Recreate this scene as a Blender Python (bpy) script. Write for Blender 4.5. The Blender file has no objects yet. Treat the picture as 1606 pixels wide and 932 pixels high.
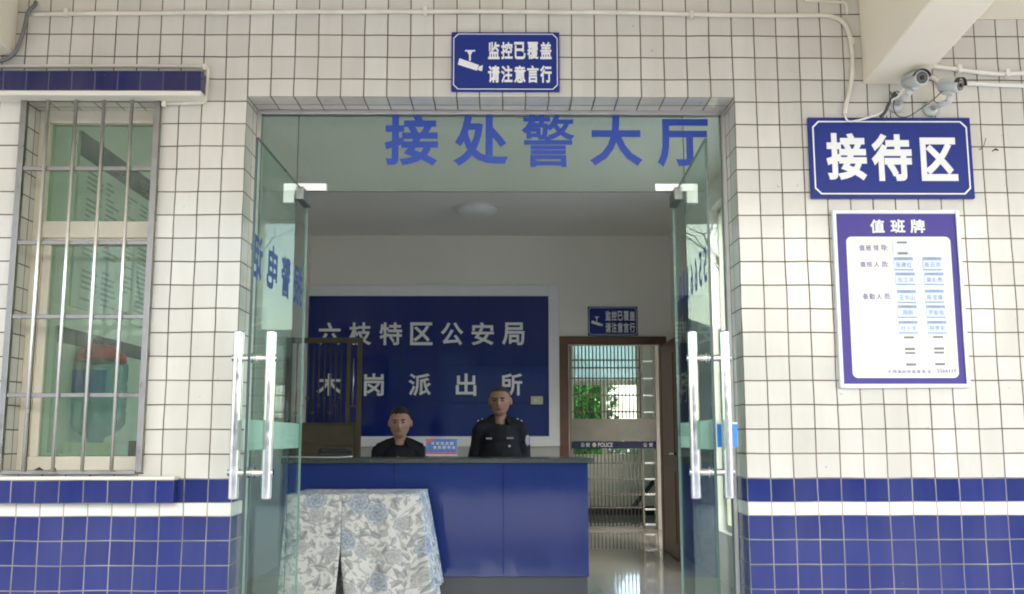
import bpy, bmesh, math, random
from mathutils import Vector, Matrix, noise as mnoise
random.seed(7)
PI = math.pi
R = math.radians
S = bpy.context.scene
COL = S.collection

# ------------------------------------------------------------------ camera
F = 1550.0                                   # focal length in pixels of a 1606 px wide picture
CAM = Vector((0.0573, -4.0984, 1.1575))
PITCH, YAW, ROLL = 0.1433, -0.0079, -0.0008
def _basis():
    cy, sy = math.cos(YAW), math.sin(YAW); cx, sx = math.cos(PITCH), math.sin(PITCH); cz, sz = math.cos(ROLL), math.sin(ROLL)
    Ry = Matrix(((cy, 0, -sy), (0, 1, 0), (sy, 0, cy)))
    Rx = Matrix(((1, 0, 0), (0, cx, sx), (0, -sx, cx)))
    Rz = Matrix(((cz, sz, 0), (-sz, cz, 0), (0, 0, 1)))
    M = Rz @ Rx @ Ry
    rows = [Vector((M[i][0], -M[i][2], M[i][1])) for i in range(3)]
    return rows
RT, UP, BK = _basis()
cd = bpy.data.cameras.new('camera')
cd.sensor_width = 36.0
cd.lens = F / 1606.0 * 36.0
cd.clip_start = 0.05
cd.clip_end = 3000
cam = bpy.data.objects.new('camera', cd)
COL.objects.link(cam)
cam.matrix_world = Matrix(((RT.x, UP.x, BK.x, CAM.x), (RT.y, UP.y, BK.y, CAM.y), (RT.z, UP.z, BK.z, CAM.z), (0, 0, 0, 1)))
S.camera = cam

# ------------------------------------------------------------------ sky, sun, exposure (bright overcast day)
SUN_EL, SUN_AZ = R(37), R(162)               # veiled sun behind the camera, to the right
w = bpy.data.worlds.new('World')
S.world = w
w.use_nodes = True
nt = w.node_tree
bgn = nt.nodes['Background']
sky = nt.nodes.new('ShaderNodeTexSky')
sky.sky_type = 'NISHITA'
sky.sun_disc = False
sky.sun_elevation = SUN_EL
sky.sun_rotation = SUN_AZ
sky.air_density = 1.0
sky.dust_density = 2.0
sky.ozone_density = 0.6
nt.links.new(sky.outputs[0], bgn.inputs[0])
bgn.inputs[1].default_value = 0.15
sl = bpy.data.lights.new('sun', 'SUN')
sl.energy = 0.8
sl.angle = R(30)
sl.color = (1.0, 0.95, 0.875)
so = bpy.data.objects.new('sun', sl)
COL.objects.link(so)
sd = Vector((math.sin(SUN_AZ) * math.cos(SUN_EL), math.cos(SUN_AZ) * math.cos(SUN_EL), math.sin(SUN_EL)))
so.rotation_euler = sd.to_track_quat('Z', 'Y').to_euler()
so.location = (0, -20, 20)
S.view_settings.view_transform = 'Standard'
S.view_settings.look = 'None'
S.view_settings.gamma = 1.0
S.view_settings.exposure = 2.38
S.cycles.use_denoising = True
S.cycles.max_bounces = 10
S.cycles.diffuse_bounces = 8
S.cycles.transparent_max_bounces = 24
S.cycles.caustics_reflective = False
S.cycles.caustics_refractive = False
S.cycles.sample_clamp_indirect = 6.0
S.cycles.filter_width = 1.9

# ------------------------------------------------------------------ picture point -> place
def ray(px, py):
    return RT * ((px - 803) / F) + UP * ((466 - py) / F) - BK
def at(px, py, Y):
    d = ray(px, py); return CAM + d * ((Y - CAM.y) / d.y)
def atx(px, py, X):
    d = ray(px, py); return CAM + d * ((X - CAM.x) / d.x)
def atz(px, py, Z):
    d = ray(px, py); return CAM + d * ((Z - CAM.z) / d.z)
def xz(pts, Y):                              # mean rectangle of four corners (tl, tr, br, bl) on the plane Y
    p = [at(a, b, Y) for a, b in pts]
    return (p[0].x + p[3].x) / 2, (p[1].x + p[2].x) / 2, (p[2].z + p[3].z) / 2, (p[0].z + p[1].z) / 2

# ------------------------------------------------------------------ materials
def newmat(name):
    m = bpy.data.materials.new(name); m.use_nodes = True
    t = m.node_tree
    return m, t, t.nodes['Principled BSDF']
def N(t, typ, **kw):
    n = t.nodes.new(typ)
    for k, v in kw.items(): setattr(n, k, v)
    return n
def rgba(c): return (c[0], c[1], c[2], 1)
def plain(name, col, rough=0.5, metal=0.0, var=0.08, scale=6.0, bump=0.0, bscale=60.0, spec=0.5, rvar=0.1, bmap=None, **kw):
    m, t, b = newmat(name)
    tc = N(t, 'ShaderNodeTexCoord')
    no = N(t, 'ShaderNodeTexNoise'); no.inputs['Scale'].default_value = scale; no.inputs['Detail'].default_value = 6
    t.links.new(tc.outputs['Object'], no.inputs['Vector'])
    mr = N(t, 'ShaderNodeMapRange'); mr.inputs['From Min'].default_value = .3; mr.inputs['From Max'].default_value = .7
    mr.inputs['To Min'].default_value = 1 - var; mr.inputs['To Max'].default_value = 1 + var
    t.links.new(no.outputs['Fac'], mr.inputs['Value'])
    mx = N(t, 'ShaderNodeVectorMath', operation='SCALE'); mx.inputs[0].default_value = col
    t.links.new(mr.outputs[0], mx.inputs['Scale'])
    t.links.new(mx.outputs[0], b.inputs['Base Color'])
    r2 = N(t, 'ShaderNodeMapRange'); r2.inputs['From Min'].default_value = .3; r2.inputs['From Max'].default_value = .7
    r2.inputs['To Min'].default_value = max(0.02, rough - rvar * rough); r2.inputs['To Max'].default_value = min(1, rough + rvar * rough)
    t.links.new(no.outputs['Fac'], r2.inputs['Value']); t.links.new(r2.outputs[0], b.inputs['Roughness'])
    b.inputs['Metallic'].default_value = metal
    b.inputs['Specular IOR Level'].default_value = spec
    if bump:
        n2 = N(t, 'ShaderNodeTexNoise'); n2.inputs['Scale'].default_value = bscale; n2.inputs['Detail'].default_value = 4
        if bmap:
            bm_ = N(t, 'ShaderNodeMapping'); bm_.inputs['Scale'].default_value = bmap
            t.links.new(tc.outputs['Object'], bm_.inputs['Vector']); t.links.new(bm_.outputs[0], n2.inputs['Vector'])
        else: t.links.new(tc.outputs['Object'], n2.inputs['Vector'])
        bp = N(t, 'ShaderNodeBump'); bp.inputs['Strength'].default_value = bump; bp.inputs['Distance'].default_value = 0.01
        t.links.new(n2.outputs['Fac'], bp.inputs['Height']); t.links.new(bp.outputs[0], b.inputs['Normal'])
    for k, v in kw.items(): b.inputs[k].default_value = v
    return m
def tilemat(name, c1, c2, mortar, rough=0.12, msize=0.03, tilt=0.02, dirt=0.15, rowh=1.0, spec=.5):
    """glazed tile; UV counts tiles"""
    m, t, b = newmat(name)
    uv = N(t, 'ShaderNodeUVMap')
    # small waviness of the joints
    wn = N(t, 'ShaderNodeTexNoise'); wn.inputs['Scale'].default_value = 0.35; wn.inputs['Detail'].default_value = 3
    t.links.new(uv.outputs[0], wn.inputs['Vector'])
    ws = N(t, 'ShaderNodeVectorMath', operation='SUBTRACT'); ws.inputs[1].default_value = (.5, .5, .5)
    t.links.new(wn.outputs['Color'], ws.inputs[0])
    wsc = N(t, 'ShaderNodeVectorMath', operation='SCALE'); wsc.inputs['Scale'].default_value = 0.10
    t.links.new(ws.outputs[0], wsc.inputs[0])
    wa = N(t, 'ShaderNodeVectorMath', operation='ADD')
    t.links.new(uv.outputs[0], wa.inputs[0]); t.links.new(wsc.outputs[0], wa.inputs[1])
    br = N(t, 'ShaderNodeTexBrick', offset=0.0, squash=1.0)
    br.inputs['Color1'].default_value = rgba(c1); br.inputs['Color2'].default_value = rgba(c2); br.inputs['Mortar'].default_value = rgba(mortar)
    br.inputs['Scale'].default_value = 1.0; br.inputs['Mortar Size'].default_value = msize; br.inputs['Mortar Smooth'].default_value = 0.12
    br.inputs['Brick Width'].default_value = 1.0; br.inputs['Row Height'].default_value = rowh
    t.links.new(wa.outputs[0], br.inputs['Vector'])
    # broad dirt film and fine streaks
    tc = N(t, 'ShaderNodeTexCoord')
    mp = N(t, 'ShaderNodeMapping'); mp.inputs['Scale'].default_value = (5.0, 5.0, 1.1)
    t.links.new(tc.outputs['Object'], mp.inputs['Vector'])
    dn = N(t, 'ShaderNodeTexNoise'); dn.inputs['Scale'].default_value = 1.0; dn.inputs['Detail'].default_value = 8; dn.inputs['Roughness'].default_value = .65
    t.links.new(mp.outputs[0], dn.inputs['Vector'])
    dr = N(t, 'ShaderNodeMapRange'); dr.inputs['From Min'].default_value = .38; dr.inputs['From Max'].default_value = .75
    dr.inputs['To Min'].default_value = 0.0; dr.inputs['To Max'].default_value = dirt
    t.links.new(dn.outputs['Fac'], dr.inputs['Value'])
    mix = N(t, 'ShaderNodeMix', data_type='RGBA')
    t.links.new(dr.outputs[0], mix.inputs['Factor']); t.links.new(br.outputs['Color'], mix.inputs['A'])
    mix.inputs['B'].default_value = (0.30, 0.25, 0.18, 1)
    # spots of grime
    sp = N(t, 'ShaderNodeTexNoise'); sp.inputs['Scale'].default_value = 28; sp.inputs['Detail'].default_value = 2
    t.links.new(tc.outputs['Object'], sp.inputs['Vector'])
    sr = N(t, 'ShaderNodeMapRange'); sr.inputs['From Min'].default_value = .73; sr.inputs['From Max'].default_value = .80; sr.inputs['To Max'].default_value = min(.7, dirt * 3)
    t.links.new(sp.outputs['Fac'], sr.inputs['Value'])
    mixs = N(t, 'ShaderNodeMix', data_type='RGBA'); t.links.new(sr.outputs[0], mixs.inputs['Factor']); t.links.new(mix.outputs['Result'], mixs.inputs['A']); mixs.inputs['B'].default_value = (.20, .15, .10, 1)
    # the jointing is paler in some places, blacker in others
    gn = N(t, 'ShaderNodeTexNoise'); gn.inputs['Scale'].default_value = 3.5; gn.inputs['Detail'].default_value = 5
    t.links.new(tc.outputs['Object'], gn.inputs['Vector'])
    gr_ = N(t, 'ShaderNodeMapRange'); gr_.inputs['From Min'].default_value = .3; gr_.inputs['From Max'].default_value = .7; gr_.inputs['To Min'].default_value = .55; gr_.inputs['To Max'].default_value = 1.6
    t.links.new(gn.outputs['Fac'], gr_.inputs['Value'])
    gm = N(t, 'ShaderNodeVectorMath', operation='SCALE'); gm.inputs[0].default_value = mortar; t.links.new(gr_.outputs[0], gm.inputs['Scale'])
    mixg = N(t, 'ShaderNodeMix', data_type='RGBA'); t.links.new(br.outputs['Fac'], mixg.inputs['Factor']); t.links.new(mixs.outputs['Result'], mixg.inputs['A']); t.links.new(gm.outputs[0], mixg.inputs['B'])
    t.links.new(mixg.outputs['Result'], b.inputs['Base Color'])
    b.inputs['Specular IOR Level'].default_value = spec
    rr = N(t, 'ShaderNodeMapRange'); rr.inputs['To Min'].default_value = rough; rr.inputs['To Max'].default_value = 0.85
    t.links.new(br.outputs['Fac'], rr.inputs['Value']); t.links.new(rr.outputs[0], b.inputs['Roughness'])
    # each tile sits at its own slight tilt
    fl = N(t, 'ShaderNodeVectorMath', operation='FLOOR'); t.links.new(wa.outputs[0], fl.inputs[0])
    fr = N(t, 'ShaderNodeVectorMath', operation='FRACTION'); t.links.new(wa.outputs[0], fr.inputs[0])
    wh = N(t, 'ShaderNodeTexWhiteNoise', noise_dimensions='2D'); t.links.new(fl.outputs[0], wh.inputs['Vector'])
    sb = N(t, 'ShaderNodeVectorMath', operation='SUBTRACT'); sb.inputs[1].default_value = (.5, .5, .5); t.links.new(wh.outputs['Color'], sb.inputs[0])
    dt = N(t, 'ShaderNodeVectorMath', operation='DOT_PRODUCT'); t.links.new(fr.outputs[0], dt.inputs[0]); t.links.new(sb.outputs[0], dt.inputs[1])
    ms = N(t, 'ShaderNodeMath', operation='MULTIPLY'); ms.inputs[1].default_value = tilt; t.links.new(dt.outputs['Value'], ms.inputs[0])
    mo = N(t, 'ShaderNodeMath', operation='MULTIPLY_ADD'); mo.inputs[1].default_value = -0.012
    t.links.new(br.outputs['Fac'], mo.inputs[0]); t.links.new(ms.outputs[0], mo.inputs[2])
    bp = N(t, 'ShaderNodeBump'); bp.inputs['Strength'].default_value = 0.6; bp.inputs['Distance'].default_value = 0.1
    t.links.new(mo.outputs[0], bp.inputs['Height']); t.links.new(bp.outputs[0], b.inputs['Normal'])
    return m
def glassmat(name, tint, refl=1.0, dirty=0.02):
    m = bpy.data.materials.new(name); m.use_nodes = True
    t = m.node_tree; t.nodes.clear()
    out = N(t, 'ShaderNodeOutputMaterial')
    lw = N(t, 'ShaderNodeLayerWeight')
    p = N(t, 'ShaderNodeMath', operation='POWER'); p.inputs[1].default_value = 5
    t.links.new(lw.outputs['Facing'], p.inputs[0])
    a = N(t, 'ShaderNodeMath', operation='MULTIPLY_ADD'); a.inputs[1].default_value = 0.95 * refl; a.inputs[2].default_value = 0.045 * refl
    t.links.new(p.outputs[0], a.inputs[0])
    tr = N(t, 'ShaderNodeBsdfTransparent'); tr.inputs[0].default_value = rgba(tint)
    gl = N(t, 'ShaderNodeBsdfGlossy'); gl.inputs['Roughness'].default_value = 0.0; gl.inputs['Color'].default_value = (.93, 1, .96, 1)
    mx = N(t, 'ShaderNodeMixShader')
    t.links.new(a.outputs[0], mx.inputs[0]); t.links.new(tr.outputs[0], mx.inputs[1]); t.links.new(gl.outputs[0], mx.inputs[2])
    # a film of dust on the pane
    df = N(t, 'ShaderNodeBsdfDiffuse'); df.inputs[0].default_value = (.6, .62, .58, 1)
    tc = N(t, 'ShaderNodeTexCoord')
    no = N(t, 'ShaderNodeTexNoise'); no.inputs['Scale'].default_value = 3.0; no.inputs['Detail'].default_value = 8
    t.links.new(tc.outputs['Object'], no.inputs['Vector'])
    mr = N(t, 'ShaderNodeMapRange'); mr.inputs['From Min'].default_value = .35; mr.inputs['From Max'].default_value = .8; mr.inputs['To Max'].default_value = dirty * 2
    mr.inputs['To Min'].default_value = dirty * .4
    t.links.new(no.outputs['Fac'], mr.inputs['Value'])
    m2 = N(t, 'ShaderNodeMixShader')
    t.links.new(mr.outputs[0], m2.inputs[0]); t.links.new(mx.outputs[0], m2.inputs[1]); t.links.new(df.outputs[0], m2.inputs[2])
    t.links.new(m2.outputs[0], out.inputs[0])
    return m
def frostmat(name, col, clear=0.35):
    m = bpy.data.materials.new(name); m.use_nodes = True
    t = m.node_tree; t.nodes.clear()
    out = N(t, 'ShaderNodeOutputMaterial')
    tr = N(t, 'ShaderNodeBsdfTransparent'); tr.inputs[0].default_value = (.85, .97, .9, 1)
    di = N(t, 'ShaderNodeBsdfDiffuse'); di.inputs[0].default_value = rgba(col)
    tl = N(t, 'ShaderNodeBsdfTranslucent'); tl.inputs[0].default_value = rgba(col)
    a = N(t, 'ShaderNodeMixShader'); a.inputs[0].default_value = .5
    t.links.new(di.outputs[0], a.inputs[1]); t.links.new(tl.outputs[0], a.inputs[2])
    b = N(t, 'ShaderNodeMixShader'); b.inputs[0].default_value = 1 - clear
    t.links.new(tr.outputs[0], b.inputs[1]); t.links.new(a.outputs[0], b.inputs[2]); t.links.new(b.outputs[0], out.inputs[0])
    return m
def clothmat(name):
    """cream cloth printed with blue-grey roses and grey leaves; UV in metres"""
    m, t, b = newmat(name)
    uv = N(t, 'ShaderNodeUVMap')
    dn = N(t, 'ShaderNodeTexNoise'); dn.inputs['Scale'].default_value = 9; dn.inputs['Detail'].default_value = 4
    t.links.new(uv.outputs[0], dn.inputs['Vector'])
    sc = N(t, 'ShaderNodeVectorMath', operation='MULTIPLY_ADD'); sc.inputs[1].default_value = (.09, .09, 0)
    t.links.new(dn.outputs['Color'], sc.inputs[0]); t.links.new(uv.outputs[0], sc.inputs[2])
    def vor(scale, feat='F1', vec=None, rnd=1.0):
        v = N(t, 'ShaderNodeTexVoronoi', voronoi_dimensions='2D', feature=feat); v.inputs['Scale'].default_value = scale; v.inputs['Randomness'].default_value = rnd
        t.links.new((vec or sc).outputs[0], v.inputs['Vector']); return v
    def ramp(src, lo, hi, inv=False):
        r = N(t, 'ShaderNodeMapRange', interpolation_type='SMOOTHSTEP'); r.inputs['From Min'].default_value = lo; r.inputs['From Max'].default_value = hi
        if inv: r.inputs['To Min'].default_value = 1; r.inputs['To Max'].default_value = 0
        t.links.new(src, r.inputs['Value']); return r.outputs[0]
    def math2(op, a, bb):
        n = N(t, 'ShaderNodeMath', operation=op)
        for i, s in enumerate((a, bb)):
            if isinstance(s, (int, float)): n.inputs[i].default_value = s
            else: t.links.new(s, n.inputs[i])
        return n.outputs[0]
    def mixc(f, a, col):
        x = N(t, 'ShaderNodeMix', data_type='RGBA'); t.links.new(f, x.inputs['Factor'])
        if isinstance(a, tuple): x.inputs['A'].default_value = rgba(a)
        else: t.links.new(a, x.inputs['A'])
        x.inputs['B'].default_value = rgba(col); return x.outputs['Result']
    base = (0.80, 0.79, 0.76)
    # soft shaded ground of the print
    n3 = N(t, 'ShaderNodeTexNoise'); n3.inputs['Scale'].default_value = 5; n3.inputs['Detail'].default_value = 3
    t.links.new(uv.outputs[0], n3.inputs['Vector'])
    c = mixc(math2('MULTIPLY', ramp(n3.outputs['Fac'], .52, .66), .35), base, (0.55, 0.55, 0.52))
    # stems: contour lines of a noise
    n2 = N(t, 'ShaderNodeTexNoise'); n2.inputs['Scale'].default_value = 8; n2.inputs['Detail'].default_value = 1
    t.links.new(uv.outputs[0], n2.inputs['Vector'])
    st = math2('ABSOLUTE', math2('SUBTRACT', n2.outputs['Fac'], 0.5), 0)
    c = mixc(math2('MULTIPLY', ramp(st, .008, .03, True), .55), c, (0.34, 0.35, 0.35))
    fine = N(t, 'ShaderNodeTexNoise'); fine.inputs['Scale'].default_value = 55; fine.inputs['Detail'].default_value = 3
    t.links.new(uv.outputs[0], fine.inputs['Vector'])
    soft = N(t, 'ShaderNodeVectorMath', operation='MULTIPLY_ADD'); soft.inputs[1].default_value = (.022, .022, 0)
    t.links.new(dn.outputs['Color'], soft.inputs[0]); t.links.new(uv.outputs[0], soft.inputs[2])
    def stamp(scale, loc, rnd=.9):
        """local coordinates, turned at random, inside the cells of a scatter"""
        mp = N(t, 'ShaderNodeMapping'); mp.inputs['Location'].default_value = loc
        t.links.new(soft.outputs[0], mp.inputs['Vector'])
        v = vor(scale, vec=mp, rnd=rnd)
        sub = N(t, 'ShaderNodeVectorMath', operation='SUBTRACT'); t.links.new(mp.outputs[0], sub.inputs[0]); t.links.new(v.outputs['Position'], sub.inputs[1])
        p = N(t, 'ShaderNodeSeparateColor'); t.links.new(v.outputs['Color'], p.inputs[0])
        ro = N(t, 'ShaderNodeVectorRotate', rotation_type='Z_AXIS'); t.links.new(sub.outputs[0], ro.inputs['Vector'])
        t.links.new(math2('MULTIPLY', p.outputs[0], 6.28), ro.inputs['Angle'])
        xyz = N(t, 'ShaderNodeSeparateXYZ'); t.links.new(ro.outputs[0], xyz.inputs[0])
        return v, p, xyz.outputs[0], xyz.outputs[1]
    def leaf_layer(scale, loc, ln, wd, lo, col, amt):
        nonlocal c
        v, p, X, Y = stamp(scale, loc)
        bend = math2('SUBTRACT', Y, math2('MULTIPLY', math2('MULTIPLY', X, X), 6.0))
        xx = math2('MULTIPLY', X, 1.0 / ln)
        prof = math2('MULTIPLY', math2('SUBTRACT', 1.0, math2('MULTIPLY', xx, xx)), wd)
        jag = math2('MULTIPLY', math2('SUBTRACT', fine.outputs['Fac'], .5), wd * .7)
        f = math2('ADD', math2('SUBTRACT', prof, math2('ABSOLUTE', bend, 0)), jag)
        m_ = math2('MULTIPLY', ramp(f, 0, .0025), ramp(p.outputs[1], lo, lo + .02))
        half = ramp(bend, -.002, .002)                      # one half of the blade is darker
        tone = math2('ADD', math2('MULTIPLY', half, .35), .65)
        rib = math2('SUBTRACT', 1.0, math2('MULTIPLY', ramp(math2('ABSOLUTE', bend, 0), .0006, .0020, True), .6))
        c = mixc(math2('MULTIPLY', m_, math2('MULTIPLY', math2('MULTIPLY', tone, rib), amt)), c, col)
    leaf_layer(9.5, (0, 0, 0), .050, .020, .38, (0.27, 0.275, 0.275), .80)
    leaf_layer(11, (3, 2, 0), .042, .016, .38, (0.32, 0.34, 0.37), .80)
    leaf_layer(13, (7, 1, 0), .036, .013, .42, (0.25, 0.25, 0.24), .75)
    leaf_layer(17, (2, 5, 0), .028, .010, .40, (0.36, 0.38, 0.42), .75)
    leaf_layer(24, (1, 8, 0), .018, .007, .35, (0.30, 0.30, 0.30), .7)
    def rose_layer(scale, loc, Rr, lo, light, dark):
        nonlocal c
        v, p, X, Y = stamp(scale, loc, .7)
        a = math2('ARCTAN2', Y, X)
        r = math2('SQRT', math2('ADD', math2('MULTIPLY', X, X), math2('MULTIPLY', Y, Y)), 0)
        rn = math2('MULTIPLY', r, 1.0 / Rr)
        wob = math2('MULTIPLY', math2('SINE', math2('ADD', math2('MULTIPLY', a, 5.0), math2('MULTIPLY', rn, 9.0)), 0), .16)
        wob2 = math2('MULTIPLY', math2('SUBTRACT', dn.outputs['Fac'], .5), .9)
        body = math2('MULTIPLY', ramp(math2('ADD', rn, math2('MULTIPLY', wob, .6)), .92, 1.0, True), ramp(p.outputs[1], lo, lo + .02))
        q = math2('FRACT', math2('ADD', math2('ADD', math2('MULTIPLY', rn, 3.3), math2('MULTIPLY', wob, 1.6)), wob2), 0)
        shade = math2('ADD', math2('MULTIPLY', math2('SUBTRACT', 1.0, q), .75), math2('MULTIPLY', ramp(rn, .0, .5, True), .25))
        shade = math2('MULTIPLY', shade, ramp(fine.outputs['Fac'], .2, .5))
        c = mixc(math2('MULTIPLY', body, .95), c, light)
        c = mixc(math2('MULTIPLY', body, shade), c, dark)
    rose_layer(3.6, (.35, .2, 0), .070, .45, (0.58, 0.62, 0.68), (0.15, 0.19, 0.29))
    rose_layer(4.6, (5.1, 3.3, 0), .050, .50, (0.66, 0.66, 0.65), (0.30, 0.31, 0.33))
    t.links.new(c, b.inputs['Base Color'])
    b.inputs['Roughness'].default_value = .85
    b.inputs['Specular IOR Level'].default_value = .2
    wv = N(t, 'ShaderNodeTexNoise'); wv.inputs['Scale'].default_value = 45
    t.links.new(uv.outputs[0], wv.inputs['Vector'])
    bp = N(t, 'ShaderNodeBump'); bp.inputs['Strength'].default_value = .15; bp.inputs['Distance'].default_value = .01
    t.links.new(wv.outputs['Fac'], bp.inputs['Height']); t.links.new(bp.outputs[0], b.inputs['Normal'])
    return m

M = {}
M['white_tile'] = tilemat('white_tile', (.69, .662, .60), (.605, .58, .525), (.13, .105, .075), .14, .028, dirt=.22)
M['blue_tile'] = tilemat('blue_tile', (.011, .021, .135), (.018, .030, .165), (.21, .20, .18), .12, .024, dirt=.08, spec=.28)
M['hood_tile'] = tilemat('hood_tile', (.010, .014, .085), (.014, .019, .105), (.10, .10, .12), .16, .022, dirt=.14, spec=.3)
M['strip_tile'] = tilemat('strip_tile', (.74, .73, .68), (.70, .69, .64), (.30, .27, .22), .14, .024, dirt=.1)
M['plaster'] = plain('plaster', (.72, .69, .60), .85, var=.05, scale=1.5, bump=.1, bscale=30)
M['canopy_paint'] = plain('canopy_paint', (.84, .775, .635), .8, var=.06, scale=1.2, bump=.15, bscale=25)
M['lobby_paint'] = plain('lobby_paint', (.82, .79, .72), .8, var=.04, scale=1.0, bump=.05, bscale=40)
M['ceiling_paint'] = plain('ceiling_paint', (.78, .76, .71), .9, var=.04, scale=.8)
M['skirt_grey'] = plain('skirt_grey', (.42, .42, .40), .4, var=.05)
M['floor_tile'] = tilemat('floor_tile', (.46, .45, .40), (.43, .42, .37), (.2, .19, .17), .06, .004, tilt=.004, dirt=.05)
M['paving'] = tilemat('paving', (.52, .525, .53), (.47, .475, .48), (.16, .16, .15), .8, .02, dirt=.3)
M['ground'] = plain('ground', (.32, .32, .31), .95, var=.25, scale=.15)
M['sign_blue'] = plain('sign_blue', (.017, .034, .215), .38, var=.05, scale=3, spec=.2)
M['sign_purple'] = plain('sign_purple', (.070, .050, .27), .35, var=.04, scale=3, spec=.2)
M['letter_white'] = plain('letter_white', (.82, .82, .80), .5, var=.02)
M['vinyl_blue'] = plain('vinyl_blue', (.020, .062, .37), .5, var=.04)
M['cream_panel'] = plain('cream_panel', (.80, .79, .70), .45, var=.02)
M['card_white'] = plain('card_white', (.70, .76, .86), .5, var=.02)
M['card_mid'] = plain('card_mid', (.26, .32, .42), .5)
M['card_blue'] = plain('card_blue', (.26, .38, .62), .5, var=.05)
M['card_grey'] = plain('card_grey', (.20, .20, .20), .5, var=.1)
M['print_violet'] = plain('print_violet', (.16, .11, .36), .6, var=.05)
M['print_pale'] = plain('print_pale', (.24, .30, .58), .6, var=.05)
M['alu_white'] = plain('alu_white', (.78, .79, .80), .35, var=.03)
M['steel'] = plain('steel', (.72, .70, .68), .16, 1.0, var=.05, scale=20, rvar=.4)
M['steel_dull'] = plain('steel_dull', (.25, .24, .23), .36, 1.0, var=.15, scale=14, rvar=.3)
M['gate_steel'] = plain('gate_steel', (.24, .23, .20), .45, .9, var=.1)
M['steel_bright'] = plain('steel_bright', (.88, .87, .85), .30, 1.0, var=.05, scale=20)
M['steel_satin'] = plain('steel_satin', (.80, .80, .78), .42, 1.0, var=.04, scale=20)
M['alu_frame'] = plain('alu_frame', (.55, .53, .50), .4, .8, var=.05)
M['window_cream'] = plain('window_cream', (.66, .62, .50), .5, var=.06, scale=8)
M['conduit'] = plain('conduit', (.72, .68, .58), .5, var=.08, scale=12)
M['conduit_white'] = plain('conduit_white', (.80, .77, .72), .45, var=.05, scale=12)
M['cable_grey'] = plain('cable_grey', (.17, .17, .17), .6, var=.1)
M['cable_black'] = plain('cable_black', (.05, .05, .045), .55, var=.1)
M['cam_white'] = plain('cam_white', (.52, .54, .52), .35, var=.05)
M['cam_black'] = plain('cam_black', (.02, .02, .02), .3)
M['lens_glass'] = plain('lens_glass', (.06, .045, .04), .08, spec=.8)
M['black_plastic'] = plain('black_plastic', (.02, .02, .022), .45)
M['glass'] = glassmat('glass', (.88, .95, .915), 1.1, .010)
M['glass_leaf'] = glassmat('glass_leaf', (.885, .95, .92), .38, .010)
M['glass_transom'] = glassmat('glass_transom', (.83, .91, .86), 1.1, .03)
M['glass_edge_lit'] = plain('glass_edge_lit', (.18, .28, .245), .25)  # hinge edge of the leaf; the light it catches is put into the colour
M['glass_edge'] = plain('glass_edge', (.025, .06, .05), .3)
M['glass_green'] = glassmat('glass_green', (.72, .84, .72), .32, .10)
M['pane_green'] = glassmat('pane_green', (.50, .82, .50), .6, .02)
M['pane_clear'] = glassmat('pane_clear', (.97, .985, .97), .5, .02)
M['frost'] = frostmat('frost', (.80, .93, .87), .15)
M['frost_pane'] = frostmat('frost_pane', (.80, .92, .84), .2)
M['brown_wood'] = plain('brown_wood', (.13, .050, .022), .35, var=.2, scale=9)
M['bronze'] = plain('bronze', (.078, .062, .036), .5, .2, var=.15, scale=10)
M['counter_blue'] = plain('counter_blue', (.011, .034, .205), .08, var=.06, scale=2, bump=.28, bscale=5, rvar=.3, spec=.45, bmap=(1.2, 1.2, .25))
M['counter_grey'] = plain('counter_grey', (.05, .058, .054), .25, var=.15, scale=40)
M['kick_grey'] = plain('kick_grey', (.085, .09, .095), .35, var=.05)
M['panel_blue'] = tilemat('panel_blue', (.007, .019, .155), (.009, .023, .17), (.008, .008, .01), .08, .006, tilt=.014, dirt=.02, spec=.45)
M['cloth'] = clothmat('cloth')
M['dark_wood'] = plain('dark_wood', (.06, .04, .03), .5, var=.2)
M['skin'] = plain('skin', (.37, .215, .155), .5, var=.06, scale=14, spec=.35)
M['skin_dark'] = plain('skin_dark', (.30, .165, .112), .5, var=.06, scale=14, spec=.35)
M['lip'] = plain('lip', (.24, .09, .07), .5)
M['hair'] = plain('hair', (.010, .009, .008), .55, var=.3, scale=60, bump=.4, bscale=160)
M['hair_short'] = plain('hair_short', (.030, .022, .018), .7, var=.3, scale=60, bump=.3, bscale=200)
M['eye'] = plain('eye', (.02, .015, .012), .25)
M['uniform'] = plain('uniform', (.012, .013, .016), .8, var=.25, scale=12, bump=.3, bscale=22, spec=.25)
M['badge'] = plain('badge', (.26, .27, .29), .4, var=.1, scale=80)
M['silver'] = plain('silver', (.72, .72, .72), .3, .6)
M['red_bag'] = plain('red_bag', (.62, .010, .012), .4, var=.2, scale=20)
M['bottle'] = glassmat('bottle', (.55, .74, .80), 1.0, .10)
M['label_blue'] = plain('label_blue', (.03, .16, .50), .4)
M['white_plastic'] = plain('white_plastic', (.70, .72, .68), .4, var=.04)
M['poster'] = plain('poster', (.66, .67, .62), .6, var=.04)
M['poster_dark'] = plain('poster_dark', (.035, .035, .05), .5, var=.1)
M['ink'] = plain('ink', (.24, .25, .25), .6)
M['brown_box'] = plain('brown_box', (.13, .025, .02), .5, var=.2)
M['board_navy'] = plain('board_navy', (.012, .016, .075), .3, var=.05)
M['leaflet_blue'] = plain('leaflet_blue', (.06, .16, .50), .4, var=.3, scale=30)
M['leaflet_red'] = plain('leaflet_red', (.60, .10, .08), .4, var=.2, scale=30)
M['leaflet_white'] = plain('leaflet_white', (.70, .70, .72), .4)
M['acrylic'] = glassmat('acrylic', (.94, .95, .95), 1.0, .02)
M['card_bright'] = plain('card_bright', (.03, .25, .75), .35)
M['lamp_white'] = plain('lamp_white', (.72, .72, .72), .3)
M['switch'] = plain('switch', (.60, .58, .40), .45)
M['bark'] = plain('bark', (.07, .055, .045), .95, var=.3, scale=8, bump=.5, bscale=30)
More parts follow.
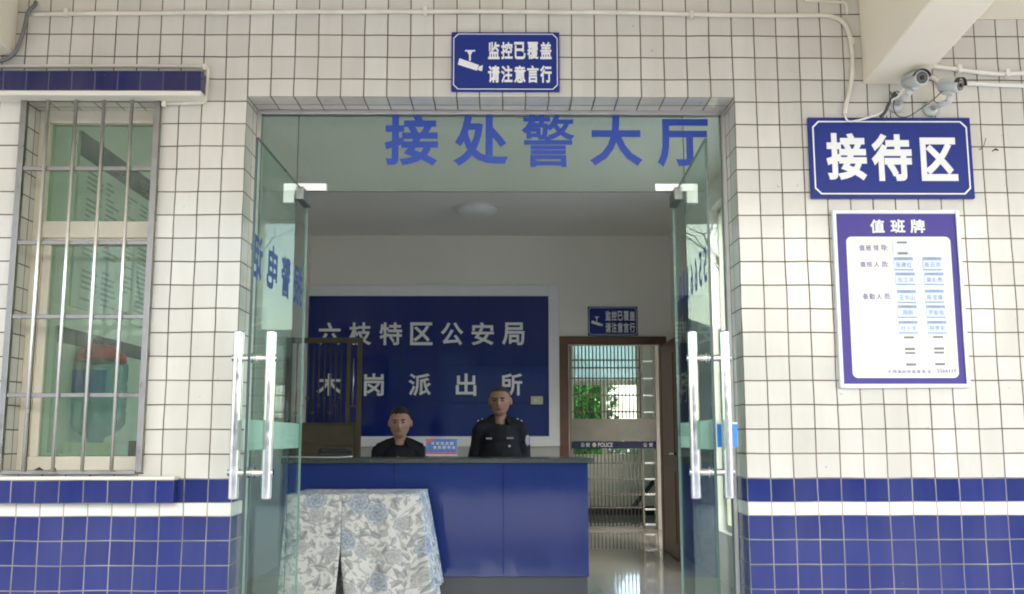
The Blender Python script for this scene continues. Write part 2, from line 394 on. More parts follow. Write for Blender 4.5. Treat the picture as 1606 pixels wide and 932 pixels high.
M['leaf'] = plain('leaf', (.075, .14, .045), .55, var=.45, scale=3, **{'Transmission Weight': 0.0})
M['leaf_dark'] = plain('leaf_dark', (.035, .07, .028), .6, var=.45, scale=3)
M['brick_red'] = plain('brick_red', (.30, .19, .16), .9, var=.2, scale=4, bump=.3, bscale=30)
M['render_grey'] = plain('render_grey', (.38, .37, .34), .9, var=.1, scale=1)
M['roof_dark'] = plain('roof_dark', (.10, .07, .06), .9, var=.2, scale=5)
M['hill_green'] = plain('hill_green', (.22, .25, .22), .95, var=.3, scale=.05)
M['window_dark'] = plain('window_dark', (.03, .035, .04), .1)

# ------------------------------------------------------------------ mesh helpers
class MB:
    def __init__(s): s.v = []; s.f = []; s.m = []; s.uv = []; s.sm = []
    def face(s, pts, mi=0, uv=None, smooth=False):
        i = len(s.v); s.v += [Vector(p) for p in pts]
        s.f.append(tuple(range(i, i + len(pts)))); s.m.append(mi); s.uv.append(uv); s.sm.append(smooth)
    def box(s, x0, x1, y0, y1, z0, z1, mi=0, mat=None, uvs=None):
        """uvs: metres per UV unit for box mapped faces"""
        c = [Vector((x, y, z)) for z in (z0, z1) for y in (y0, y1) for x in (x0, x1)]
        if mat is not None: c2 = [mat @ p for p in c]
        else: c2 = c
        q = [(0, 2, 3, 1), (4, 5, 7, 6), (0, 1, 5, 4), (1, 3, 7, 5), (3, 2, 6, 7), (2, 0, 4, 6)]
        i = len(s.v); s.v += c2
        for k, fa in enumerate(q):
            s.f.append(tuple(i + a for a in fa)); s.m.append(mi[k] if isinstance(mi, (list, tuple)) else mi); s.sm.append(False)
            if uvs:
                ax = {0: (0, 1), 1: (0, 1), 2: (0, 2), 4: (0, 2), 3: (1, 2), 5: (1, 2)}[k]
                s.uv.append([(c[a][ax[0]] / uvs, c[a][ax[1]] / uvs) for a in fa])
            else: s.uv.append(None)
    def ring_loft(s, rings, mi=0, cap0=True, cap1=True, smooth=True):
        n = len(rings[0]); i = len(s.v)
        for r in rings: s.v += [Vector(p) for p in r]
        for k in range(len(rings) - 1):
            for j in range(n):
                a = i + k * n + j; b = i + k * n + (j + 1) % n
                s.f.append((a, b, b + n, a + n)); s.m.append(mi); s.uv.append(None); s.sm.append(smooth)
        if cap0: s.f.append(tuple(i + j for j in reversed(range(n)))); s.m.append(mi); s.uv.append(None); s.sm.append(False)
        if cap1: s.f.append(tuple(i + (len(rings) - 1) * n + j for j in range(n))); s.m.append(mi); s.uv.append(None); s.sm.append(False)
    def tube(s, pts, r, n=10, mi=0, cap=True):
        pts = [Vector(p) for p in pts]
        rs = r if isinstance(r, (list, tuple)) else [r] * len(pts)
        rings = []; prev = None
        for k, p in enumerate(pts):
            t = (pts[min(k + 1, len(pts) - 1)] - pts[max(k - 1, 0)]).normalized()
            if prev is None:
                a = Vector((0, 0, 1)) if abs(t.z) < .9 else Vector((1, 0, 0))
                u = t.cross(a).normalized()
            else:
                u = (prev - t * prev.dot(t)).normalized()
            prev = u; v = t.cross(u)
            rings.append([p + (u * math.cos(2 * PI * j / n) + v * math.sin(2 * PI * j / n)) * rs[k] for j in range(n)])
        s.ring_loft(rings, mi, cap, cap)
    def cyl(s, p0, p1, r0, r1=None, n=20, mi=0): s.tube([p0, p1], [r0, r0 if r1 is None else r1], n, mi)
    def ell(s, c, r, nu=20, nv=12, mi=0, mat=None):
        c = Vector(c); rings = []
        for k in range(nv + 1):
            th = -PI / 2 + PI * k / nv
            th = max(-PI / 2 + .02, min(PI / 2 - .02, th))
            ring = []
            for j in range(nu):
                q = Vector((math.cos(th) * math.cos(2 * PI * j / nu) * r[0], math.cos(th) * math.sin(2 * PI * j / nu) * r[1], math.sin(th) * r[2]))
                if mat is not None: q = mat @ q
                ring.append(c + q)
            rings.append(ring)
        s.ring_loft(rings, mi)
    def prism(s, poly, off, mi=0):
        """closed polygon (3-D points) swept by the vector off"""
        off = Vector(off); a = [Vector(p) for p in poly]; b = [p + off for p in a]
        n = len(a); s.face(list(reversed(a)), mi); s.face(b, mi)
        for j in range(n): s.face([a[j], a[(j + 1) % n], b[(j + 1) % n], b[j]], mi)
    def text(s, t, c, right, up, w, h, depth=0.0015, mi=0, weight=0.02):
        """writing t stretched to w x h metres, centred at c"""
        vs, fs = glyph(t, weight)
        right = Vector(right); up = Vector(up); nrm = right.cross(up); c = Vector(c)
        i = len(s.v); s.v += [c + right * (x * w) + up * (y * h) + nrm * (z * depth) for x, y, z in vs]
        for fa in fs: s.f.append(tuple(i + a for a in fa)); s.m.append(mi); s.uv.append(None); s.sm.append(False)
    def build(s, name, mats, parent=None, bevel=0, seg=2, weld=False, loc=None):
        me = bpy.data.meshes.new(name)
        me.from_pydata([tuple(v) for v in s.v], [], s.f)
        for m in (mats if isinstance(mats, (list, tuple)) else [mats]): me.materials.append(M[m] if isinstance(m, str) else m)
        for p, mi, sm in zip(me.polygons, s.m, s.sm): p.material_index = mi; p.use_smooth = sm
        if any(u is not None for u in s.uv):
            l = me.uv_layers.new(name='UVMap')
            for p, u in zip(me.polygons, s.uv):
                if u is not None:
                    for li, q in zip(p.loop_indices, u): l.data[li].uv = q
        me.validate()
        o = bpy.data.objects.new(name, me); COL.objects.link(o)
        if weld or bevel:
            bm = bmesh.new(); bm.from_mesh(me); bmesh.ops.remove_doubles(bm, verts=bm.verts, dist=1e-5); bm.to_mesh(me); bm.free()
        if bevel:
            b = o.modifiers.new('bevel', 'BEVEL'); b.width = bevel; b.segments = seg; b.limit_method = 'ANGLE'; b.angle_limit = R(40)
        if loc is not None: o.location = loc
        if parent is not None: o.parent = parent
        return o

_G = {}
def glyph(t, weight):
    if (t, weight) in _G: return _G[(t, weight)]
    cu = bpy.data.curves.new('writing', 'FONT'); cu.body = t; cu.size = 1; cu.extrude = 0.2; cu.bevel_depth = weight; cu.bevel_resolution = 0; cu.resolution_u = 3
    ob = bpy.data.objects.new('writing', cu); COL.objects.link(ob)
    dg = bpy.context.evaluated_depsgraph_get(); dg.update()
    me = ob.evaluated_get(dg).to_mesh()
    v = [x.co.copy() for x in me.vertices]; f = [tuple(p.vertices) for p in me.polygons]
    ob.evaluated_get(dg).to_mesh_clear()
    bpy.data.objects.remove(ob); bpy.data.curves.remove(cu)
    x0 = min(p.x for p in v); x1 = max(p.x for p in v); y0 = min(p.y for p in v); y1 = max(p.y for p in v)
    vs = [((p.x - x0) / (x1 - x0) - .5, (p.y - y0) / (y1 - y0) - .5, p.z + .5) for p in v]
    zs = [p[2] for p in vs]; zl, zh = min(zs), max(zs)
    vs = [(x, y, (z - zl) / (zh - zl)) for x, y, z in vs]
    _G[(t, weight)] = (vs, f)
    return _G[(t, weight)]
# prepare all glyphs while the scene is still small
for ch in '接处警大厅接待区监控已覆盖请注意言行值班牌': glyph(ch, .028)
for ch in '六枝特区公安局木岗派出所': glyph(ch, .02)

def px_text(mb, t, x0, y0, x1, y1, Y, depth=.0015, mi=0, weight=.028):
    a, b = at(x0, (y0 + y1) / 2, Y), at(x1, (y0 + y1) / 2, Y)
    c, d = at((x0 + x1) / 2, y0, Y), at((x0 + x1) / 2, y1, Y)
    mb.text(t, ((a.x + b.x) / 2, Y, (c.z + d.z) / 2), (1, 0, 0), (0, 0, 1), b.x - a.x, c.z - d.z, depth, mi, weight)

def tag(o, label=None, cat=None, group=None, kind=None):
    if label: o['label'] = label
    if cat: o['category'] = cat
    if group: o['group'] = group
    if kind: o['kind'] = kind
    return o
def empty(name, loc=(0, 0, 0), rz=0.0, parent=None):
    o = bpy.data.objects.new(name, None); COL.objects.link(o); o.location = loc; o.rotation_euler = (0, 0, rz); o.empty_display_size = .1
    if parent is not None: o.parent = parent
    return o
def rounded(x0, x1, z0, z1, r, Y, n=5, cut=False):
    pts = []
    for cx, cz, a0 in ((x1 - r, z0 + r, -90), (x1 - r, z1 - r, 0), (x0 + r, z1 - r, 90), (x0 + r, z0 + r, 180)):
        for k in range(n + 1):
            if cut and 0 < k < n: continue
            a = R(a0 + 90 * k / n); pts.append((cx + r * math.cos(a), Y, cz + r * math.sin(a)))
    return pts
def smooth_path(pts, n=6):
    pts = [Vector(p) for p in pts]; out = []
    for i in range(len(pts) - 1):
        p0, p1, p2, p3 = pts[max(i - 1, 0)], pts[i], pts[i + 1], pts[min(i + 2, len(pts) - 1)]
        for k in range(n):
            t = k / n
            out.append(.5 * ((2 * p1) + (p2 - p0) * t + (2 * p0 - 5 * p1 + 4 * p2 - p3) * t * t + (3 * p1 - p0 - 3 * p2 + p3) * t ** 3))
    out.append(pts[-1]); return out

# ================================================================== GROUND
g = MB(); g.face([(-300, -300, -.03), (300, -300, -.03), (300, 300, -.03), (-300, 300, -.03)])
tag(g.build('ground', 'ground'), kind='structure')
g = MB(); g.face([(-14, -13.6, -.012), (14, -13.6, -.012), (14, 0, -.012), (-14, 0, -.012)], 0, [(-35, -34), (35, -34), (35, 0), (-35, 0)])
tag(g.build('pavement', 'paving'), kind='structure')
g = MB(); g.face([(2.1, 0, -.012), (14, 0, -.012), (14, 14, -.012), (2.1, 14, -.012)], 0, [(5, 0), (35, 0), (35, 35), (5, 35)])
tag(g.build('added_side_yard', 'paving'), kind='structure')  # unseen pale paving, added to bounce daylight through the lobby side opening
g = MB(); g.face([(-2.3, 0, 0), (2.6, 0, 0), (2.6, 11.9, 0), (-2.3, 11.9, 0)], 0, [(-2.3 / .8, 0), (2.6 / .8, 0), (2.6 / .8, 11.9 / .8), (-2.3 / .8, 11.9 / .8)])
tag(g.build('floor', 'floor_tile'), kind='structure')

# ================================================================== BUILDING
bld = empty('police_station', (0, 0, 0))
tag(bld, 'white tiled police station front with blue tiled base, open entrance and lobby behind', 'building')
DX0, DX1, DZ = -1.05, 1.05, 2.622            # door opening
GW = .26                                     # wall thickness
a = at(31, 155, 0); b2 = at(3, 744, 0); c = at(256, 156, 0); d = at(224, 744, 0)
WX0, WX1 = (a.x + b2.x) / 2, (c.x + d.x) / 2
WZ0, WZ1 = (b2.z + d.z) / 2, (a.z + c.z) / 2
XL, XR, ZT = -7.0, 3.0, 3.7
PL, PR = .0965, .0965                        # tile pitch on the piers
def ucol(X):                                 # tile column of a place on the front
    if X <= DX0: return (X - DX0) / PL
    if X >= DX1: return 21 + (X - DX1) / PR
    return (X - DX0) / .1
def vrow(Z): return (Z - 1.0) / .1
Z1, Z2, Z3 = 1.0, .905, .852                 # blue course top, its bottom, white course bottom
def wallgrid(name, mat, zs, vfun, dz0, dz1, side=0):
    """front face of one course between zs[0] and zs[-1], with its returns into the openings"""
    mb = MB()
    xs = sorted([XL, WX0, WX1, DX0, DX1, XR])
    lo, hi = dz0, dz1
    zz = sorted(set([lo, hi] + [z for z in zs if lo < z < hi]))
    for i in range(len(xs) - 1):
        for k in range(len(zz) - 1):
            x0, x1, z0, z1 = xs[i], xs[i + 1], zz[k], zz[k + 1]
            xm, zm = (x0 + x1) / 2, (z0 + z1) / 2
            if side and (xm < 0) != (side < 0): continue
            if DX0 < xm < DX1 and zm < DZ: continue
            if WX0 < xm < WX1 and WZ0 < zm < WZ1: continue
            e = 1e-6
            u0 = ucol(x0 + e) if x0 in (DX0, DX1) and xm > x0 else ucol(x0)
            if x0 == DX0: u0 = 0
            if x0 == DX1: u0 = 21
            u1 = ucol(x1)
            mb.face([(x0, 0, z0), (x1, 0, z0), (x1, 0, z1), (x0, 0, z1)], 0, [(u0, vfun(z0)), (u1, vfun(z0)), (u1, vfun(z1)), (u0, vfun(z1))])
    # jambs of the doorway
    z0, z1 = lo, min(hi, DZ)
    if z1 > z0:
        if side <= 0: mb.face([(DX0, 0, z0), (DX0, GW, z0), (DX0, GW, z1), (DX0, 0, z1)], 0, [(0, vfun(z0)), (2.4, vfun(z0)), (2.4, vfun(z1)), (0, vfun(z1))])
        if side >= 0: mb.face([(DX1, GW, z0), (DX1, 0, z0), (DX1, 0, z1), (DX1, GW, z1)], 0, [(2.4, vfun(z0)), (0, vfun(z0)), (0, vfun(z1)), (2.4, vfun(z1))])
    if hi > DZ:
        mb.face([(DX0, 0, DZ), (DX0, GW, DZ), (DX1, GW, DZ), (DX1, 0, DZ)], 0, [(0, 0), (0, 2.4), (21, 2.4), (21, 0)])
        # window reveals
        mb.face([(WX0, 0, WZ0), (WX0, GW, WZ0), (WX0, GW, WZ1), (WX0, 0, WZ1)], 0, [(0, vfun(WZ0)), (2.4, vfun(WZ0)), (2.4, vfun(WZ1)), (0, vfun(WZ1))])
        mb.face([(WX1, GW, WZ0), (WX1, 0, WZ0), (WX1, 0, WZ1), (WX1, GW, WZ1)], 0, [(2.4, vfun(WZ0)), (0, vfun(WZ0)), (0, vfun(WZ1)), (2.4, vfun(WZ1))])
        u0, u1 = ucol(WX0), ucol(WX1)
        mb.face([(WX0, 0, WZ1), (WX0, GW, WZ1), (WX1, GW, WZ1), (WX1, 0, WZ1)], 0, [(u0, 0), (u0, 2.4), (u1, 2.4), (u1, 0)])
        mb.face([(WX0, GW, WZ0), (WX0, 0, WZ0), (WX1, 0, WZ0), (WX1, GW, WZ0)], 0, [(u0, 2.4), (u0, 0), (u1, 0), (u1, 2.4)])
    return mb.build(name, mat, bld)
wallgrid('tiled_wall', 'white_tile', [WZ0, WZ1, DZ], vrow, Z1, ZT)
for sd2 in (-1, 1):
    wallgrid('blue_course', 'blue_tile', [], lambda z: (z - Z2) / (Z1 - Z2), Z2, Z1, sd2)
    wallgrid('white_course', 'strip_tile', [], lambda z: (z - Z3) / (Z2 - Z3), Z3, Z2, sd2)
    wallgrid('blue_base', 'blue_tile', [], lambda z: (z - Z3) / .0975, -.03, Z3, sd2)
# back face of the front wall and the shell of the lobby
LX0, LX1, LY, LZ = -2.05, 1.86, 6.50, at(800, 370, 6.5).z
BDX0, BDX1, BDZ = at(890, 600, LY).x, at(1037, 600, LY).x, at(960, 541, LY).z
mb = MB()
mb.box(XL, WX0, GW, GW + .02, 0, ZT); mb.box(WX1, DX0, GW, GW + .02, 0, ZT); mb.box(DX1, XR, GW, GW + .02, 0, ZT)
mb.box(WX0, WX1, GW, GW + .02, 0, WZ0); mb.box(WX0, WX1, GW, GW + .02, WZ1, ZT); mb.box(DX0, DX1, GW, GW + .02, DZ, ZT)
mb.build('inner_front_wall', 'lobby_paint', bld)
mb = MB()
mb.box(LX0 - .2, BDX0, LY, LY + .12, 0, LZ + .3); mb.box(BDX1, LX1 + .2, LY, LY + .12, 0, LZ + .3); mb.box(BDX0, BDX1, LY, LY + .12, BDZ, LZ + .3)
mb.build('back_wall', 'lobby_paint', bld)
mb = MB(); mb.box(LX0 - .2, LX0, GW + .02, LY, 0, LZ + .3); mb.build('side_wall', 'lobby_paint', bld)
SY0, SY1, SZ0, SZ1 = .6, 4.4, .4, 3.15  # opening cut in the unseen stretch of wall to let daylight in
mb = MB(); mb.box(LX1, LX1 + .2, GW + .02, SY0, 0, LZ + .3); mb.box(LX1, LX1 + .2, SY1, LY, 0, LZ + .3); mb.box(LX1, LX1 + .2, SY0, SY1, 0, SZ0); mb.box(LX1, LX1 + .2, SY0, SY1, SZ1, LZ + .3); mb.build('side_wall', 'lobby_paint', bld)
def added_side_window(X, y0, y1, z0, z1, n):  # window out of view, added only to bring in daylight
    mb = MB(); t = .05
    mb.box(X, X + .06, y0, y0 + t, z0, z1); mb.box(X, X + .06, y1 - t, y1, z0, z1); mb.box(X, X + .06, y0 + t, y1 - t, z0, z0 + t); mb.box(X, X + .06, y0 + t, y1 - t, z1 - t, z1)
    w_ = (y1 - y0) / n
    for k in range(1, n): mb.box(X, X + .06, y0 + w_ * k - .025, y0 + w_ * k + .025, z0 + t, z1 - t)
    o = mb.build('added_side_window', 'window_cream', bld)
    for k in range(n):
        a_ = y0 + t if k == 0 else y0 + w_ * k + .025; b_ = y1 - t if k == n - 1 else y0 + w_ * (k + 1) - .025
        mb = MB(); mb.box(X + .03, X + .034, a_, b_, z0 + t, z1 - t); mb.build('pane', 'pane_clear', o)
added_side_window(LX1 + .07, SY0, SY1, SZ0, SZ1, 3)  # added out of view to brighten the lobby
mb = MB(); mb.box(LX1 - .012, LX1, SY1 + .1, LY, .0, 1.12, uvs=.3); mb.build('side_dado', 'panel_blue', bld)
mb = MB(); mb.box(LX0 - .2, LX1 + .2, GW + .02, LY + .12, LZ, LZ + .25); mb.build('lobby_ceiling', 'ceiling_paint', bld)
zz = at(700, 701, LY).z
mb = MB(); mb.box(LX0, BDX0 - .09, LY - .015, LY, 0, zz); mb.build('wall_base', 'skirt_grey', bld)
mb = MB(); mb.box(XL, 2.15, 0.002, LY + .13, ZT, ZT + .2); mb.build('roof', 'render_grey', bld)
# corridor behind the lobby
CX0, CX1, CY = .62, 2.4, 11.62
mb = MB()
mb.box(CX0 - .15, CX0, LY + .12, CY + .2, 0, 3.2); mb.box(CX1, CX1 + .15, LY + .12, 9.8, 0, 3.0); mb.box(CX1, CX1 + .15, 9.8, 11.0, 0, 1.8); mb.box(CX1, CX1 + .15, 9.8, 11.0, 2.6, 3.0); mb.box(CX1, CX1 + .15, 11.0, CY + .2, 0, 3.0); mb.box(CX1, CX1 + .15, LY + .12, CY + .2, 3.0, 3.2); mb.box(CX0, CX1, LY + .12, CY + .2, 3.0, 3.2)
FW0, FW1 = at(896, 620, CY).x, at(1003, 620, CY).x
FZ0, FZ1 = at(950, 716, CY).z, at(950, 500, CY).z
mb.box(CX0, FW0, CY, CY + .15, 0, 3.0); mb.box(FW1, CX1, CY, CY + .15, 0, 3.0); mb.box(FW0, FW1, CY, CY + .15, 0, FZ0); mb.box(FW0, FW1, CY, CY + .15, FZ1, 3.0)
mb.build('corridor_wall', 'lobby_paint', bld)
mb = MB(); mb.box(CX0, CX1, CY - .012, CY, 0, .13)
p0 = at(990, 795, CY - .06); p1 = at(1030, 775, CY - .06)
mb.prism([(p0.x, CY - .03, p0.z - .10), (CX1, CY - .03, p1.z - .10 + .25), (CX1, CY - .03, p1.z + .25), (p0.x, CY - .03, p0.z)], (0, .017, 0))
mb.build('skirting', 'poster_dark', bld)
added_side_window(CX1 + .04, 9.8, 11.0, 1.8, 2.6, 2)  # added beyond the gate, out of view, to brighten the corridor
# far corridor window
fw = MB(); t = .035
zc = at(950, 599, CY).z; xc0, xc1 = at(944, 620, CY).x, at(951, 620, CY).x
fw.box(FW0, FW0 + t, CY + .03, CY + .08, FZ0, FZ1); fw.box(FW1 - t, FW1, CY + .03, CY + .08, FZ0, FZ1)
fw.box(FW0 + t, FW1 - t, CY + .03, CY + .08, FZ0, FZ0 + t); fw.box(FW0 + t, FW1 - t, CY + .03, CY + .08, FZ1 - t, FZ1)
fw.box(FW0 + t, FW1 - t, CY + .03, CY + .08, zc - .05, zc + .03); fw.box(xc0, xc1, CY + .03, CY + .08, FZ0 + t, zc - .05)
fwin = fw.build('corridor_window', 'window_cream', bld)
mb = MB(); mb.box(FW0 + t, xc0, CY + .05, CY + .056, FZ0 + t, zc - .05); mb.build('green_pane', 'pane_green', fwin)
mb = MB(); mb.box(xc1, FW1 - t, CY + .05, CY + .056, FZ0 + t, zc - .05); mb.build('clear_pane', 'pane_clear', fwin)
mb = MB(); mb.box(FW0 + t, FW1 - t, CY + .05, CY + .056, zc + .03, FZ1 - t); mb.build('frosted_pane', 'frost_pane', fwin)
# brown doorway in the back wall
fz = at(960, 528, LY).z; fx = at(877, 600, LY).x
mb = MB(); fr = .055
mb.box(fx, BDX0 + .01, LY - .03, LY + .10, 0, BDZ); mb.box(BDX1 - .01, BDX1 + .06, LY - .03, LY + .10, 0, BDZ); mb.box(fx, BDX1 + .06, LY - .03, LY + .10, BDZ, fz)
dw = mb.build('wooden_doorway', 'brown_wood', bld, bevel=.006)
lf = MB()
lx = BDX1 - .005
lf.box(lx, lx + .04, LY - .92, LY - .035, .012, BDZ - .01)
for (y0, y1, z0, z1) in ((-.80, -.15, .15, .85), (-.80, -.15, 1.0, BDZ - .15)):
    lf.box(lx - .008, lx, LY + y0, LY + y1, z0, z1)
lfo = lf.build('door_leaf', 'brown_wood', dw, bevel=.004)
mb = MB(); mb.cyl((lx - .05, LY - .86, 1.02), (lx - .05, LY - .74, 1.02), .011); mb.cyl((lx, LY - .86, 1.02), (lx - .055, LY - .86, 1.02), .011); mb.build('door_handle', 'steel', lfo)

# canopy and its beams
CANY, CANZ, CANX = -5.9, 3.5, 5.6
mb = MB(); mb.box(XL, CANX, CANY, -.002, CANZ, CANZ + .2); mb.box(XL, CANX, CANY - .15, CANY, CANZ - .02, CANZ + .5)
mb.build('canopy_slab', 'canopy_paint', bld)
p = at(1353, 133, 0); bz = p.z
q = atz(1460, 0, bz); r_ = at(1440, 140, 0); r2_ = atz(1535, 30, bz)
def along(p, q, Y): k = (Y - p.y) / (q.y - p.y); return p.x + (q.x - p.x) * k
Lx0, Lx1 = p.x, along(p, q, CANY)
wB = at(1441, 138, 0).x - p.x
rx1 = at(1441, 138, 0); Rx1 = along(Vector((rx1.x, 0, bz)), r2_, CANY)
def haunch(xa, xb, xc, xd, z):
    """cantilever beam: level near the wall, then tapering up to the slab"""
    mb = MB(); Yk, Ye = -1.5, -3.8; zt = CANZ - .001
    L = lambda x0, x1, Y: x0 + (x1 - x0) * Y / CANY
    st_ = [(-.002, z), (Yk, z), (Ye, zt - .12)]
    A = [Vector((L(xa, xc, Y), Y, zz_)) for Y, zz_ in st_]; B = [Vector((L(xb, xd, Y), Y, zz_)) for Y, zz_ in st_]
    At = [Vector((v.x, v.y, zt)) for v in A]; Bt = [Vector((v.x, v.y, zt)) for v in B]
    for k in range(2):
        mb.face([A[k], A[k + 1], B[k + 1], B[k]]); mb.face([A[k], At[k], At[k + 1], A[k + 1]]); mb.face([B[k], B[k + 1], Bt[k + 1], Bt[k]]); mb.face([At[k], Bt[k], Bt[k + 1], At[k + 1]])
    mb.face([A[0], B[0], Bt[0], At[0]]); mb.face([A[2], At[2], Bt[2], B[2]])
    return mb
mb = haunch(p.x, rx1.x, Lx1, Rx1, bz)
mb.build('canopy_beam', 'canopy_paint', bld, bevel=.008)
zr = at(1570, 31, 0).z
mb = MB(); mb.prism([(rx1.x + .004, -.002, zr), (CANX, -.002, zr), (CANX, -2.2, zr), (Rx1 * .37 + rx1.x * .63 + .004, -2.2, zr)], (0, 0, CANZ - .002 - zr)); mb.build('low_slab', 'canopy_paint', bld)
pl = at(24, 88, 0); ql = atz(0, 63, pl.z)
xe = along(pl, ql, CANY)
xe = max(xe, pl.x - .6)
mb = haunch(pl.x - .32, pl.x, xe - .32, xe, pl.z); mb.build('canopy_beam', 'canopy_paint', bld, bevel=.008)
for x in (-4.6, 5.3):
    mb = MB(); mb.box(x - .2, x + .2, CANY - .15, CANY + .25, -.03, CANZ - .002); mb.build('canopy_column', 'canopy_paint', bld, bevel=.01)

# window: frame, panes, hood, sill
WY = .15
wz = lambda y, x=150: at(x, y, WY).z
fr = MB(); st = .045
zA, zB, zC, zD, zE = WZ1, wz(193), wz(347), wz(373), wz(716)
fr.box(WX0, WX0 + st, WY, WY + .06, WZ0, WZ1); fr.box(WX1 - st, WX1, WY, WY + .06, WZ0, WZ1)
fr.box(WX0 + st, WX1 - st, WY, WY + .06, zB, WZ1); fr.box(WX0 + st, WX1 - st, WY, WY + .06, zD, zC); fr.box(WX0 + st, WX1 - st, WY, WY + .06, WZ0, zE)
fr.box(WX0 + st, WX0 + st + .035, WY + .015, WY + .055, zE, zD); fr.box(WX0 + st + .035, WX1 - st, WY + .015, WY + .055, zD - .03, zD)
wf = fr.build('window', 'window_cream', bld, bevel=.003)
wf['label'] = 'cream framed window with green glass'
mb = MB(); mb.box(WX0 + st, WX1 - st, WY + .03, WY + .035, zC, zB); mb.build('pane', 'glass_green', wf)
mb = MB(); mb.box(WX0 + st + .035, WX1 - st, WY + .03, WY + .035, zE, zD - .03); mb.build('pane', 'glass_green', wf)
hx = at(315, 128, -.09).x
hz0, hz1, hz2 = at(200, 150, -.09).z, at(200, 142, -.09).z, at(200, 111, -.09).z
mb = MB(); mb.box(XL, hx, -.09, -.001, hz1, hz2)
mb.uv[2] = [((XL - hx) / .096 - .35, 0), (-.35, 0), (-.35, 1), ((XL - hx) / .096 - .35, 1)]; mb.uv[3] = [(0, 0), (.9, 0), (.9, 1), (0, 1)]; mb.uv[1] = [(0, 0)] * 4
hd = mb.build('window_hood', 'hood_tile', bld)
mb = MB(); mb.box(XL, hx + .003, -.093, -.001, hz0, hz1); mb.build('hood_soffit', 'plaster', hd, bevel=.006)
sx = at(272, 770, -.055).x
sz0, sz1 = at(150, 790, -.055).z, at(150, 753, -.055).z
mb = MB(); mb.box(XL, sx, -.055, -.001, sz0, sz1)
mb.uv[2] = [(ucol(XL) * 1.0, 0), (ucol(sx), 0), (ucol(sx), 1), (ucol(XL), 1)]
mb.uv[3] = [(0, 0), (.5, 0), (.5, 1), (0, 1)]
ws_ = mb.build('window_ledge', 'blue_tile', bld)
mb = MB(); mb.box(XL, sx + .004, -.060, -.001, sz1, sz1 + .014); mb.build('ledge_top', 'plaster', ws_, bevel=.004)

# ================================================================== GLASS ENTRANCE
GY = .20
ent = empty('glass_entrance', (0, GY, 0))
tag(ent, 'frameless glass entrance with blue lettered transom and two door leaves standing open', 'entrance')
def lw(x, y, z): return (x, y - GY, z)
piv_l = at(478, 303, GY); piv_r = at(1058.5, 303, GY)
TZ = (piv_l.z + piv_r.z) / 2 + .006          # underside of the transom
SPL = (at(468, 170, GY).x + at(449, 850, GY).x) / 2
SPR = (at(1071, 170, GY).x + at(1088, 850, GY).x) / 2
def pane(name, x0, x1, y0, y1, z0, z1, mat, parent, edge=(3, 5)):
    mb = MB(); mi = [0] * 6
    for e in edge: mi[e] = 1
    mi[0] = mi[1] = 1
    mb.box(x0, x1, y0, y1, z0, z1, mi)
    return mb.build(name, [mat, 'glass_edge'], parent)
fm = MB(); t = .018
fm.box(DX0, DX0 + t, -.025, .025, 0, DZ); fm.box(DX1 - t, DX1, -.025, .025, 0, DZ); fm.box(DX0 + t, DX1 - t, -.025, .025, DZ - t, DZ)
fm.build('metal_frame', 'alu_frame', ent, bevel=.002)
tp = pane('transom_panel', SPL + .002, SPR - .002, -.006, .006, TZ, DZ - t, 'glass_transom', ent)
pane('side_panel', DX0 + t, SPL, -.006, .006, .01, DZ - t, 'glass', ent)
pane('side_panel', SPR, DX1 - t, -.006, .006, .01, DZ - t, 'glass', ent)
mb = MB()
for ch, x0, x1, y0, y1 in (('接', 603, 687, 181, 260), ('处', 711, 797, 181, 260), ('警', 818, 901, 180, 262), ('大', 925, 1007, 182, 260), ('厅', 1031, 1111, 187, 262)):
    px_text(mb, ch, x0, y0, x1, y1, GY - .0075, .001, 0, .014 if ch == '警' else .028)
for v in mb.v: v.y -= GY
mb.build('lettering', 'vinyl_blue', tp)
for sgn, sp in ((-1, SPL), (1, SPR)):
    mb = MB()
    def lx_(a, b): return (min(a, b), max(a, b))
    zt = at(480, 289, GY).z
    x0, x1 = lx_(sp - sgn * .135, sp + sgn * .055)
    mb.box(x0, x1, -.018, .018, TZ + .0, zt)
    x0, x1 = lx_(sp + sgn * .004, sp + sgn * .055)
    mb.box(x0, x1, -.018, .018, TZ - .055, TZ)
    mb.build('patch_fitting', 'steel_satin', ent, bevel=.002)
LEAF = .825
